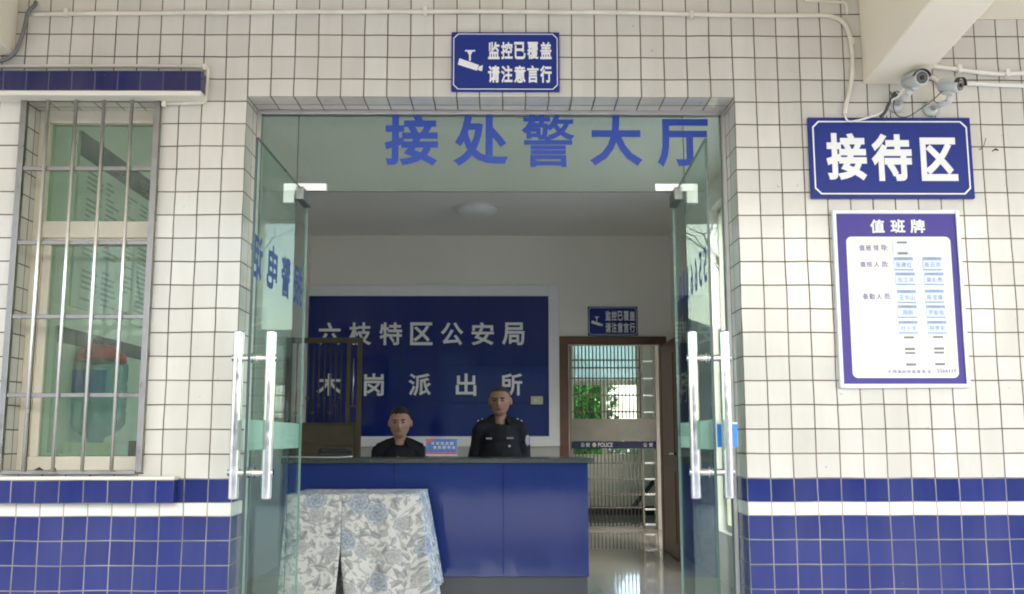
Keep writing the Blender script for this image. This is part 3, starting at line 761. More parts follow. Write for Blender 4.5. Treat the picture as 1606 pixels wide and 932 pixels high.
def leaf(sgn, piv, ang):
    """sgn +1: hinged on the left; built closed, then swung out"""
    z0, z1 = .012, TZ - .008
    xs = sorted((-sgn * .06, sgn * LEAF))
    mb = MB(); mb.box(xs[0], xs[1], -.005, .005, z0, z1, [1, 1, 0, 1 if sgn > 0 else 2, 0, 2 if sgn > 0 else 1])
    o = mb.build('door_leaf', ['glass_leaf', 'glass_edge', 'glass_edge_lit'], ent)
    o.location = (piv.x, 0, 0); o.rotation_euler = (0, 0, ang)
    # pull handle: a bar on either face, joined through the glass
    mb = MB(); hx = sgn * (LEAF - .075)
    zt, zb = 1.545, .950
    for s in (-1, 1):
        y = s * .0575
        mb.tube([(hx, y, zb), (hx, y, zb + .003), (hx, y, zb + .006), (hx, y, zt - .006), (hx, y, zt - .003), (hx, y, zt)], [.016, .019, .019, .019, .019, .016], 20)
    for z in (1.448, 1.043):
        mb.cyl((hx, -.080, z), (hx, .080, z), .0125, None, 16)
        for s in (-1, 1):
            mb.cyl((hx, s * .006, z), (hx, s * .014, z), .019, None, 18)
    mb.build('pull_handle', 'steel', o)
    mb = MB()
    xs = sorted((-sgn * .058, sgn * (LEAF - .002)))
    mb.box(xs[0], xs[1], -.0085, -.0068, 1.122, 1.228); mb.build('frosted_band', 'frost', o)
    xs = sorted((-sgn * .06, sgn * .105))
    mb = MB(); mb.box(xs[0], xs[1], -.017, .017, z1 - .052, z1 + .004); mb.cyl((0, 0, z1), (0, 0, z1 + .03), .008)
    mb.build('leaf_patch', 'steel_dull', o, bevel=.002)
    mb = MB()
    if sgn > 0:
        for k, ch in enumerate('报警电话'):
            mb.text(ch, (.045 + .233 * k, -.0068, 1.82), (1, 0, 0), (0, 0, 1), .165, .172, .001, 0, .025)
    else:
        for k, ch in enumerate('5566110'):
            mb.text(ch, (-.69 + .108 * k, -.0068, 1.80), (1, 0, 0), (0, 0, 1), .034 if ch == '1' else .066, .135, .001, 0, .02)
    mb.build('lettering', 'vinyl_blue', o)
    return o
leaf(1, piv_l, R(-90.5))
leaf(-1, piv_r, R(88.0))
# blue card hanging behind the outer bar of the right leaf
cp = at(1141, 683, -.50)
mb = MB(); mb.box(-.038, .036, -.002, .002, -.042, .040)
mb.box(-.038, .036, -.003, .003, .040, .047, 1); mb.tube([(-.006, 0, .045), (-.006, -.002, .075), (.004, -.004, .082), (.012, -.002, .072), (.010, 0, .045)], .0015, 6, 2)
o = mb.build('door_card', ['card_bright', 'white_plastic', 'cable_grey'], loc=(cp.x, -.50, cp.z))
tag(o, 'small bright blue card hanging behind the outer bar of the right glass door', 'card')

# ================================================================== WALL SIGNS
def sign_board(name, quad, Y, thick, mat, label, cat, border=None, group=None, cut=.02, frame=None):
    x0, x1, z0, z1 = xz(quad, Y)
    mb = MB(); mb.box(x0, x1, Y, Y + thick, z0, z1)
    o = mb.build(name, mat, bevel=.002)
    tag(o, label, cat, group)
    if border:
        ins, wd = border
        mb = MB()
        A = rounded(x0 + ins, x1 - ins, z0 + ins, z1 - ins, cut, Y - .0015, cut=True)
        B = rounded(x0 + ins + wd, x1 - ins - wd, z0 + ins + wd, z1 - ins - wd, cut - wd * .4, Y - .0015, cut=True)
        n = len(A)
        for j in range(n):
            mb.face([A[j], A[(j + 1) % n], B[(j + 1) % n], B[j]])
        mb.build('border_line', 'letter_white', o)
    return o, (x0, x1, z0, z1)
def camera_icon(mb, px, py, s, Y, mi=0):
    """white pictogram of a surveillance camera; s = pixel scale"""
    def P(x, y): return at(px + x * s, py + y * s, Y)
    def poly(pts):
        mb.prism([P(x, y) for x, y in reversed(pts)], (0, -.0012, 0), mi)
    poly([(-7.5, -18.2), (8.2, -18.2), (8.2, -16), (-7.5, -16)])
    poly([(-4, -16), (4, -16), (1.6, -10.5), (-1.6, -10.5)])
    poly([(-1.4, -10.5), (1.4, -10.5), (1.4, -1.5), (-1.4, -1.5)])
    poly([(-16.5, -5.3), (14, 5.3), (11, 14), (-19, 4.4)])
    poly([(14.5, 7.6), (20.5, 5.3), (19, 15), (12, 12.5)])
def notice(quad, Y, chars, icon, label, b, wgt):
    o, rc = sign_board('notice_sign', quad, Y, .012, 'sign_blue', label, 'sign', b[:2], 'blue camera notice signs', cut=b[2])
    mb = MB()
    for ch, x0, y0, x1, y1 in chars: px_text(mb, ch, x0, y0, x1, y1, Y - .0005, .0012, 0, wgt)
    mb.build('lettering', 'letter_white', o)
    mb = MB(); camera_icon(mb, *icon, Y - .0005); mb.build('pictogram', 'letter_white', o)
    return o
ch = []
for row, (y0, y1) in zip(('监控已覆盖', '请注意言行'), ((66, 93), (103, 130))):
    for k, c_ in enumerate(row): ch.append((c_, 765.5 + 20.4 * k, y0, 783.5 + 20.4 * k, y1))
notice([(708, 51), (877.5, 50), (877.5, 145), (708, 142)], -.016, ch, (737, 97, 1.0), 'blue camera notice sign on the white tiles above the glass entrance', (.008, .0035, .02), .03)
ch = []
for row, (y0, y1) in zip(('监控已覆盖', '请注意言行'), ((488, 503), (506, 522))):
    for k, c_ in enumerate(row): ch.append((c_, 949.5 + 9.5 * k, y0, 957.8 + 9.5 * k, y1))
notice([(922, 481), (1000, 481), (1000, 526.5), (922, 526.5)], LY - .016, ch, (936, 505, .46), 'small blue camera notice sign over the brown doorway inside', (.010, .005, .02), .03)
o, rc = sign_board('area_sign', [(1266.5, 181), (1521, 188), (1530, 314), (1273, 308)], -.020, .016, 'sign_blue', 'large blue reception area sign under the two surveillance cameras', 'sign', (.016, .006), cut=.026)
mb = MB()
for c_, x0, x1, y0, y1 in (('接', 1296, 1359, 209, 283), ('待', 1367, 1430, 210, 284), ('区', 1444, 1501, 216, 284)):
    px_text(mb, c_, x0, y0, x1, y1, -.0205, .0012, 0, .035)
mb.build('lettering', 'letter_white', o)

# duty board
BY = -.024
K = 3.107
def bp(x, y): return 1260 + x / K, 320 + y / K
x0, x1, z0, z1 = xz([bp(135, 28), bp(755, 30), bp(823, 888), bp(187, 902)], BY)
root = empty('duty_board', ((x0 + x1) / 2, 0, z0))
tag(root, 'purple framed duty roster board with cream panel and name cards under the reception sign', 'notice board')
def rel(mb):
    for v in mb.v: v.x -= (x0 + x1) / 2; v.z -= z0
    return mb
t = .016
mb = MB(); mb.box(x0, x0 + t, BY, -.001, z0, z1); mb.box(x1 - t, x1, BY, -.001, z0, z1); mb.box(x0 + t, x1 - t, BY, -.001, z0, z0 + t); mb.box(x0 + t, x1 - t, BY, -.001, z1 - t, z1)
rel(mb).build('board_frame', 'alu_white', root, bevel=.004)
FY = BY + .008
mb = MB(); mb.box(x0 + t, x1 - t, FY, -.002, z0 + t, z1 - t); rel(mb).build('backing_panel', 'sign_purple', root)
a0, a1, c0, c1 = xz([bp(205, 160), bp(712, 160), bp(760, 846), bp(243, 850)], FY)
mb = MB(); mb.prism(list(reversed(rounded(a0, a1, c0, c1, .022, FY))), (0, -.002, 0)); 
mb2 = rel(mb); mb2.build('cream_panel', 'cream_panel', root)
mb = MB()
for c_, xa, xb in (('值', 325, 395), ('班', 424, 495), ('牌', 520, 592)):
    X0, Y0 = bp(xa, 76); X1, Y1 = bp(xb, 142); px_text(mb, c_, X0, Y0, X1, Y1, FY - .0005, .0012, 0, .03)
rel(mb).build('title', 'letter_white', root)
TY = FY - .0025
for row, xs, y0, y1 in (('值班领导:', (272, 304, 340, 378, 404), 200, 228), ('值班人员:', (277, 308, 344, 381, 408), 281, 307), ('备勤人员:', (290, 322, 357, 394, 421), 437, 465)):
    mb = MB()
    for c_, xx in zip(row, xs):
        wv = 26 if c_ != ':' else 6
        ya, yb = (y0, y1) if c_ != ':' else (y0 + 8, y1 - 2)
        X0, Y0 = bp(xx, ya); X1, Y1 = bp(xx + wv, yb); px_text(mb, c_, X0, Y0, X1, Y1, TY, .0008, 0, .004)
    rel(mb).build('printed_line', 'print_violet', root)
mb = MB()
for c_, xx in zip('木岗派出所值班电话:', (412, 436, 459, 482, 506, 530, 554, 579, 604, 630)):
    X0, Y0 = bp(xx, 808); X1, Y1 = bp(xx + (17 if c_ != ':' else 4), 826); px_text(mb, c_, X0, Y0, X1, Y1, TY, .0008, 0, .002)
for k, c_ in enumerate('5566110'):
    X0, Y0 = bp(652 + 13.8 * k + (2 if c_ == '1' else 0), 804); X1, Y1 = bp(652 + 13.8 * k + (6 if c_ == '1' else 10), 823); px_text(mb, c_, X0, Y0, X1, Y1, TY, .0008, 0, .002)
rel(mb).build('printed_line', 'print_violet', root)
def name_card(xa, ya, xb, yb, kind, chars=''):
    (X0, Y0), (X1, Y1) = bp(xa, ya), bp(xb, yb)
    p, q = at(X0, Y0, TY), at(X1, Y1, TY)
    cx, cz = (p.x + q.x) / 2, (p.z + q.z) / 2; w_, h_ = (q.x - p.x), (p.z - q.z)
    mb = MB()
    if kind != 'slot':
        mb.box(cx - w_ / 2, cx + w_ / 2, TY - .0025, TY - .0004, cz - h_ / 2, cz + h_ / 2)
        c = rel(mb).build('name_card', 'card_white', root)
    else:
        mb.box(cx - w_ / 2, cx + w_ / 2, TY - .0012, TY - .0004, cz - h_ / 2, cz + h_ / 2)
        c = rel(mb).build('name_card', 'cream_panel', root)
    mb = MB(); yf = TY - .0036
    if kind == 'blue':
        mb.box(cx - w_ / 2, cx + w_ / 2, yf, TY - .0026, cz + h_ * .27, cz + h_ / 2, 0); rel(mb).build('card_band', 'card_blue', c)
        mb = MB(); mb.box(cx - w_ / 2, cx + w_ / 2, yf, TY - .0026, cz - h_ / 2, cz - h_ * .40, 0); rel(mb).build('card_band', 'card_blue', c)
        mb = MB(); mb.box(cx - w_ * .28, cx + w_ * .22, yf - .0008, yf - .0001, cz + h_ * .32, cz + h_ * .45); rel(mb).build('card_clip', 'card_mid', c)
    else:
        mb.box(cx - w_ * .28, cx + w_ * .28, yf, TY - .0013, cz + h_ * .33, cz + h_ * .47, 0); rel(mb).build('card_clip', 'card_grey', c); mb = MB(); mb.box(cx - w_ * .26, cx + w_ * .30, yf, TY - .0013, cz - h_ * .5, cz - h_ * .34, 0)
        rel(mb).build('card_clip', 'card_grey', c)
    if chars:
        mb = MB(); n = len(chars)
        for k, c_ in enumerate(chars):
            mb.text(c_, (cx + (k - (n - 1) / 2) * w_ * .29, TY - .0028, cz - h_ * .08), (1, 0, 0), (0, 0, 1), w_ * .24, h_ * .38, .0006, 0, .004)
        rel(mb).build('written_name', 'print_pale', c)
name_card(435, 182, 524, 246, 'plain')
for (xa, ya, xb, yb, s) in ((440, 260, 535, 324, '张建红'), (580, 260, 675, 324, '陈云洪'), (448, 335, 545, 396, '任江洪'), (588, 335, 685, 396, '梁礼贵'),
                            (456, 420, 550, 484, '王华山'), (592, 418, 686, 482, '陈宝雄'), (459, 494, 554, 556, '周刚'), (598, 494, 692, 556, '罗毅恒'),
                            (464, 570, 558, 632, '付小文'), (604, 570, 699, 632, '阿贵彩')):
    name_card(xa, ya, xb, yb, 'blue', s)
for (xa, ya, xb, yb) in ((470, 644, 560, 712), (612, 642, 702, 710), (477, 720, 566, 788), (618, 718, 706, 786)):
    name_card(xa, ya, xb, yb, 'slot')

# ================================================================== WINDOW GRILLE (bars in front of the window)
gr = empty('window_grille', ((WX0 + WX1) / 2, 0, WZ0))
tag(gr, 'stainless steel burglar bars fixed in front of the green glass window', 'grille')
ox = (WX0 + WX1) / 2
for x in (WX0 + .013, WX1 - .013):
    mb = MB(); mb.box(x - .0125 - ox, x + .0125 - ox, -.028, -.003, 0.012, WZ1 - WZ0 - .004); mb.build('post', 'steel_dull', gr, bevel=.002)
for z in [at(150, y, -.015).z for y in (157, 265, 381, 497, 620, 741)]:
    mb = MB(); z -= WZ0; mb.box(WX0 + .0265 - ox, WX1 - .0265 - ox, -.024, -.006, z - .009, z + .009); mb.build('rail', 'steel_dull', gr, bevel=.002)
for k in range(4):
    x = WX0 + (WX1 - WX0) * (k + 1) / 5 - ox
    mb = MB(); mb.cyl((x, -.031, .012), (x, -.031, WZ1 - WZ0 - .01), .0075, None, 14); mb.build('bar', 'steel_bright', gr)

# ================================================================== CONDUITS AND CABLES
def pipe(name, pts, r, mat, label, cat, rings=(), n=10):
    mb = MB(); mb.tube(pts, r, n)
    for p in rings: 
        q = Vector(p); mb.box(q.x - .008, q.x + .008, q.y - r * 1.5, q.y + r * .9, q.z - r * 1.7, q.z + r * 1.7)
    o = mb.build(name, mat); tag(o, label, cat); return o
W_ = lambda x, y, Y=-.014: at(x, y, Y)
# the long one sags and wobbles between its clips
pts = [W_(48, 23)] + [W_(x, 22.5 - 4 * math.sin(PI * (x - 48) / 1260) + 4 * max(0, (x - 900) / 400) + random.uniform(-.5, .5)) for x in range(120, 1260, 60)]
pts += [W_(1280, 24), W_(1305, 26), W_(1320, 33), W_(1330, 48), W_(1336, 75), W_(1337, 110), W_(1333, 140), W_(1327, 165), W_(1325, 180)]
pipe('conduit_pipe', smooth_path(pts, 4), .0095, 'conduit', 'long cream conduit running above the entrance and bending down to the reception sign', 'pipe', [W_(105, 21), W_(667, 18), W_(1084, 24), W_(1335, 66)])
pipe('conduit_pipe', smooth_path([W_(-40, 104), W_(60, 104), W_(190, 103.5), W_(326, 104.5)], 3) + [W_(327, 108), W_(322, 158), W_(318, 161), W_(253, 163)], .0075, 'conduit', 'thin cream conduit along the top of the blue window hood and round its end', 'pipe', [W_(322, 106), W_(258, 163)])
pipe('conduit_pipe', smooth_path([W_(1462, 104), W_(1490, 107), W_(1515, 111), W_(1550, 115), W_(1580, 116), W_(1640, 113)], 5), .0095, 'conduit_white', 'upper white conduit sagging on the tiles right of the canopy beam', 'pipe', [W_(1504, 109), W_(1579, 115.5)])
pipe('conduit_pipe', [W_(1455, 118), W_(1475, 129), W_(1512, 131), W_(1640, 136)], .0095, 'conduit_white', 'lower white conduit running right behind the surveillance cameras', 'pipe', [W_(1475, 129)])
pipe('conduit_pipe', smooth_path([W_(1262, 1), W_(1310, 3), W_(1326, 6), W_(1329, 22)], 4), .006, 'conduit', 'thin cream conduit tucked into the corner beside the canopy beam', 'pipe')
pipe('cable', smooth_path([W_(56, 4, -.01), W_(54, 9, -.03), W_(44, 19, -.04), W_(40, 36, -.04), W_(35, 56, -.04), W_(27, 76, -.04), W_(14, 91, -.04), W_(-6, 97, -.04), W_(-40, 100, -.04)], 5), .0085, 'cable_grey', 'loose grey cable hanging beside the left canopy beam', 'cable')
# cable ends of the two cameras, wrapped in tape
pts = [at(1325, 180, -.03), at(1330, 190, -.032), at(1345, 189, -.035), at(1372, 181, -.04), at(1390, 172, -.05), at(1398, 158, -.06), at(1408, 152, -.07), at(1415, 142, -.09), at(1424, 133, -.11)]
mb = MB(); mb.tube(smooth_path(pts, 5), .0045, 8)
mb.tube(smooth_path([at(1380, 184, -.04), at(1388, 176, -.05), at(1393, 165, -.055), at(1402, 150, -.06), at(1406, 146, -.065)], 4), [.007] * 12 + [.012] * 5, 8, 1)
mb.tube(smooth_path([at(1398, 150, -.05), at(1396, 144, -.055), at(1402, 148, -.06), at(1407, 143, -.06), at(1411, 150, -.06), at(1400, 158, -.06)], 5), .002, 6, 1)
mb.tube(smooth_path([at(1384, 179, -.05), at(1388, 190, -.05), at(1391, 181, -.05)], 4), .002, 6, 1)
o = mb.build('cable', ['conduit_white', 'cable_black']); tag(o, 'tangle of taped camera cables running along the top of the reception sign', 'cable')
mb = MB(); mb.tube(smooth_path([at(1404, 152, -.05), at(1401, 168, -.05), at(1408, 182, -.05), at(1424, 183, -.05), at(1445, 170, -.06), at(1464, 156, -.09), at(1478, 143, -.12)], 6), .0022, 6)
o = mb.build('cable', 'cable_black'); tag(o, 'thin black cable looping from the right surveillance camera to the tangle', 'cable')
# bent wire stubs left in the wall
mb = MB(); p = at(1536, 235, 0); mb.tube([p, p + Vector((.004, -.03, .005)), p + Vector((.014, -.035, .04))], .002, 6); o = mb.build('wire_stub', 'cable_grey'); tag(o, 'bent grey wire sticking out of the tiles right of the reception sign', 'wire')
mb = MB(); p = at(1557, 237, 0); mb.tube([p, p + Vector((0, -.025, .002)), p + Vector((.008, -.03, -.006)), p + Vector((-.004, -.032, -.004))], .003, 6); o = mb.build('wall_plug', 'brown_box'); tag(o, 'rusty hook in the tile joint at far right of the reception sign', 'hook')

# ================================================================== SURVEILLANCE CAMERAS
def cctv(base, joint, rear, front, label, r=.036):
    base, joint, rear, front = Vector(base), Vector(joint), Vector(rear), Vector(front)
    root = empty('surveillance_camera', base); tag(root, label, 'camera', 'surveillance cameras on the wall')
    L = lambda p: Vector(p) - base
    ax = (front - rear).normalized()
    up = (Vector((0, 0, 1)) - ax * ax.z).normalized(); sd_ = ax.cross(up)
    mb = MB(); n = Vector((0, -1, 0))
    mb.tube([(0, -.001, 0), (0, -.010, 0), (0, -.022, 0)], [.034, .034, .018], 20)
    mb.tube([(0, -.015, 0), L(joint) + Vector((0, 0, -.015))], .0115, 12)
    mb.ell(L(joint) + Vector((0, 0, -.008)), (.015, .015, .018), 14, 8)
    mid = (rear * .6 + front * .4)
    mb.tube([L(joint), L(mid) - up * r], .007, 10); mb.box(-.02, .02, -.012, .012, -.006, .006, mat=Matrix.Translation(L(mid) - up * (r + .002)) @ ax.to_track_quat('X', 'Z').to_matrix().to_4x4())
    mb.build('bracket', 'cam_white', root)
    mb = MB(); a, b = L(rear), L(front)
    mb.tube([a, a + ax * .004, b - ax * .004, b], [r * .88, r, r, r * .93], 28); mb.build('housing', 'cam_white', root)
    mb = MB(); b = L(front)
    mb.tube([b, b + ax * .003, b + ax * .0031], [r * .74, r * .74, r * .6], 24); ln = mb.build('lens', 'lens_glass', root)
    mb = MB(); mb.ell(b + ax * .004, (r * .28, r * .28, r * .28), 14, 8); mb.build('lens_eye', 'black_plastic', ln)
    # sun shield: a curved sheet over the housing, proud at the front
    mb = MB(); k = 12
    for rr in ((r * 1.07, r * 1.13),):
        prof = [(-80 + 160 * j / k) for j in range(k + 1)]
        def P(rad, ang, s): return a + ax * s + (up * math.cos(R(ang)) + sd_ * math.sin(R(ang))) * rad
        Ln = (b - a).length
        for s0, s1, mi in ((.01, Ln - .012, 0), (Ln - .010, Ln + .010, 1)):
            poly = [P(rr[0], g_, s0) for g_ in prof] + [P(rr[1], g_, s0) for g_ in reversed(prof)]
            for j in range(k):
                g0, g1 = prof[j], prof[j + 1]
                for (ra, rb) in ((rr[0], rr[0]), (rr[1], rr[1])):
                    mb.face([P(ra, g0, s0), P(ra, g1, s0), P(ra, g1, s1), P(ra, g0, s1)], mi, smooth=True)
                mb.face([P(rr[0], g0, s1), P(rr[0], g1, s1), P(rr[1], g1, s1), P(rr[1], g0, s1)], mi)
    mb.build('sun_shield', ['cam_white', 'cam_black'], root)
    return root
cctv(at(1404, 166, 0), at(1425, 142, -.13), at(1424, 129, -.10), at(1446, 122, -.22), 'left bullet surveillance camera with its lens aimed at the viewer', .032)
cctv(at(1459, 172, 0), at(1489, 153, -.13), at(1475, 134, -.10), at(1506, 134, -.17), 'right bullet surveillance camera turned to the right on its bracket', .030)

# ================================================================== LOBBY
# blue sign wall of glossy tiles in a pale frame
x0, x1 = at(462, 570, LY).x, at(860.5, 570, LY).x
z0, z1 = at(660, 684.5, LY).z, at(660, 465, LY).z
fx0, fx1 = at(446, 570, LY).x, at(877, 570, LY).x
fz0, fz1 = at(660, 700.5, LY).z, at(660, 448, LY).z
sp_ = empty('wall_panel', ((x0 + x1) / 2, LY, z0)); tag(sp_, 'big glossy blue name wall in a pale frame behind the counter', 'sign')
ox = (x0 + x1) / 2
mb = MB(); ts = at(746.5, 573, LY).x - at(687.6, 573, LY).x
u0 = (x0 - at(687.6, 573, LY).x) / ts; u1 = (x1 - at(687.6, 573, LY).x) / ts; zj = at(700, 573, LY).z
pw, ph = x1 - x0, z1 - z0
mb.box(x0 - ox, x1 - ox, -.02, -.001, 0, ph)
mb.uv[2] = [(u0, (z0 - zj) / ts), (u1, (z0 - zj) / ts), (u1, (z1 - zj) / ts), (u0, (z1 - zj) / ts)]
mb.build('glossy_panel', 'panel_blue', sp_)
mb = MB(); 
mb.box(fx0 - ox, x0 - ox, -.035, -.001, fz0 - z0, fz1 - z0); mb.box(x1 - ox, fx1 - ox, -.035, -.001, fz0 - z0, fz1 - z0)
mb.box(x0 - ox, x1 - ox, -.035, -.001, fz0 - z0, 0); mb.box(x0 - ox, x1 - ox, -.035, -.001, ph, fz1 - z0)
mb.build('panel_frame', 'alu_white', sp_, bevel=.006)
mb = MB()
for k, c_ in enumerate('六枝特区公安局'):
    xc = (500 + 534) / 2 + k * (805 - 517) / 6
    px_text(mb, c_, xc - 17.5, 506, xc + 17.5, 541.5, LY - .0215, .012, 0, .02)
for c_, xa, xb in (('木', 497, 536), ('岗', 571, 602), ('派', 641, 676), ('出', 715, 747), ('所', 785, 819)):
    px_text(mb, c_, xa, 586, xb, 621, LY - .0215, .012, 0, .02)
for v in mb.v: v.x -= ox; v.y -= LY; v.z -= z0
mb.build('lettering', 'letter_white', sp_)
# switch plate
p = at(842, 628, LY - .02)
mb = MB(); mb.box(-.064, .064, -.012, 0, -.043, .043); o = mb.build('switch_plate', 'switch', loc=(p.x, LY - .022, p.z), bevel=.004)
tag(o, 'small yellowish switch plate at the right edge of the blue name wall', 'switch')
mb = MB(); mb.box(-.03, .0, -.017, -.0125, -.017, .017); mb.build('rocker', 'white_plastic', o, bevel=.002)
# ceiling lamp
p = atz(748, 326, LZ)
mb = MB(); prof = [(.0, -.085), (.08, -.082), (.15, -.062), (.19, -.03), (.20, -.012)]
mb.ring_loft([[(max(r, .002) * math.cos(2 * PI * j / 40), max(r, .002) * math.sin(2 * PI * j / 40), z) for j in range(40)] for r, z in prof], 0)
o = mb.build('ceiling_lamp', 'lamp_white', loc=(p.x, p.y, LZ)); tag(o, 'round white dome lamp on the lobby ceiling, switched off', 'lamp')
mb = MB(); mb.cyl((0, 0, -.012), (0, 0, 0), .21, None, 40); mb.build('lamp_base', 'white_plastic', o)

# counter
KY = 2.9
kz = at(700, 719, KY).z; kb = at(700, 727, KY).z; kk = at(700, 905, KY).z
kx0, kx1 = at(446, 800, KY).x, at(923, 800, KY).x
ct = empty('reception_counter', ((kx0 + kx1) / 2, KY, 0)); tag(ct, 'long glossy blue reception counter with a dark grey top', 'counter')
ox = (kx0 + kx1) / 2
mb = MB(); xj = at(789.4, 800, KY).x - ox; xj2 = xj - .76
edges = [kx0 - ox, xj2, xj, kx1 - ox]
for i in range(3):
    mb = MB(); mb.box(edges[i] + .0015, edges[i + 1] - .0015, 0, .03, kk, kb); mb.build('front_panel', 'counter_blue', ct, bevel=.0015)
mb = MB(); mb.box(edges[0] + .03, edges[3] - .0, .03, .05, kk, kb - .001); mb.box(edges[0] + .002, edges[0] + .03, .031, .66, kk, kb - .001); mb.box(edges[3] - .03, edges[3] - .002, .051, .66, kk, kb - .001); mb.build('carcass', 'counter_blue', ct)
mb = MB(); mb.box(edges[0] - .03, edges[3] + .035, -.03, .68, kb + .0005, kz); mb.build('counter_top', 'counter_grey', ct, bevel=.004)
mb = MB(); mb.box(edges[0] + .02, edges[3] - .01, .035, .60, .0, kk - .0005); mb.build('kickboard', 'kick_grey', ct)
# things on the counter
p = at(692, 719, KY + .22)
mb = MB()
lt = Matrix.Rotation(R(-8), 4, 'X')
wl, hl = .112, .135
mb.box(-wl, wl, -.004, .004, .015, hl, 0, lt)
st = mb.box(-wl - .006, wl + .006, .0045, .0075, .0, hl + .004, 1, lt); mb.box(-wl - .006, wl + .006, -.02, .045, 0.0005, .004, 3)
mb.box(-wl, wl, -.0055, -.0042, .015, .037, 2, lt)
o = mb.build('leaflet_stand', ['leaflet_blue', 'acrylic', 'leaflet_red', 'kick_grey'], loc=(p.x, p.y, kz))
tag(o, 'clear stand with a blue and red leaflet on the counter between the officers', 'leaflet')
mb = MB(); mb.box(-wl, wl, -.0070, -.0057, .015, .022, 0, lt); mb.prism([lt @ Vector(q) for q in ((-wl, -.0058, hl - .035), (-wl, -.0058, hl), (-wl + .07, -.0058, hl))], (0, .0014, 0), 1); mb.build('leaflet_margin', ['leaflet_white', 'leaflet_red'], o)
mb = MB()
upv = lt @ Vector((0, 0, 1))
for row, z in (('欢迎您来到', .103), ('便民服务台', .074)):
    for k, c_ in enumerate(row):
        mb.text(c_, (lt @ Vector((-.062 + .034 * k + (.015 if z < .09 else 0), -.0046, z))), (1, 0, 0), upv, .024, .022, .001, 0, .02)
mb.build('lettering', 'leaflet_white', o)
# dark phone and cable lying at the left of the counter top
p = at(512, 716, KY + .25)
mb = MB(); mb.box(-.11, .11, -.09, .09, .0, .035); mb.ring_loft([[(x + .004, y, .035 + h) for x, y in ((-.10, -.03), (.10, -.03), (.10, .03), (-.10, .03))] for h in (.003, .018)], 0, smooth=False)
mb.ell((-.09, 0, .055), (.03, .028, .02)); mb.ell((.095, 0, .055), (.03, .028, .02)); mb.box(-.08, .085, -.016, .016, .055, .072)
o = mb.build('telephone', 'black_plastic', loc=(p.x + .06, p.y, kz), bevel=.004); tag(o, 'black desk telephone lying low on the left end of the counter', 'telephone')
mb = MB(); mb.tube(smooth_path([(p.x - .36, p.y - .02, kz + .006), (p.x - .2, p.y - .06, kz + .008), (p.x - .08, p.y - .13, kz + .006), (p.x + .12, p.y - .15, kz + .006), (p.x + .2, p.y - .08, kz + .012)], 6), .0045, 8)
o = mb.build('cable', 'white_plastic'); tag(o, 'pale cable lying on the left end of the counter top', 'cable')

# table with the flowered cloth in front of the counter
p_l, p_r = at(449, 777, 2.12), at(657, 777, 2.12)
tz = at(560, 776, 2.12).z
tx0, tx1 = p_l.x, p_r.x; ty0, ty1 = 2.12, 2.80
tb = empty('side_table', ((tx0 + tx1) / 2, (ty0 + ty1) / 2, 0)); tag(tb, 'small square table hidden under the flowered cloth before the counter', 'table')
hw, hd_ = (tx1 - tx0) / 2, (ty1 - ty0) / 2
mb = MB(); mb.box(-hw + .01, hw - .01, -hd_ + .01, hd_ - .01, tz - .035, tz - .006); mb.build('tabletop', 'dark_wood', tb, bevel=.003)
for sx_ in (-1, 1):
    for sy_ in (-1, 1):
        mb = MB(); mb.box(sx_ * (hw - .05) - .022, sx_ * (hw - .05) + .022, sy_ * (hd_ - .05) - .022, sy_ * (hd_ - .05) + .022, 0, tz - .036); mb.build('leg', 'dark_wood', tb, bevel=.003)
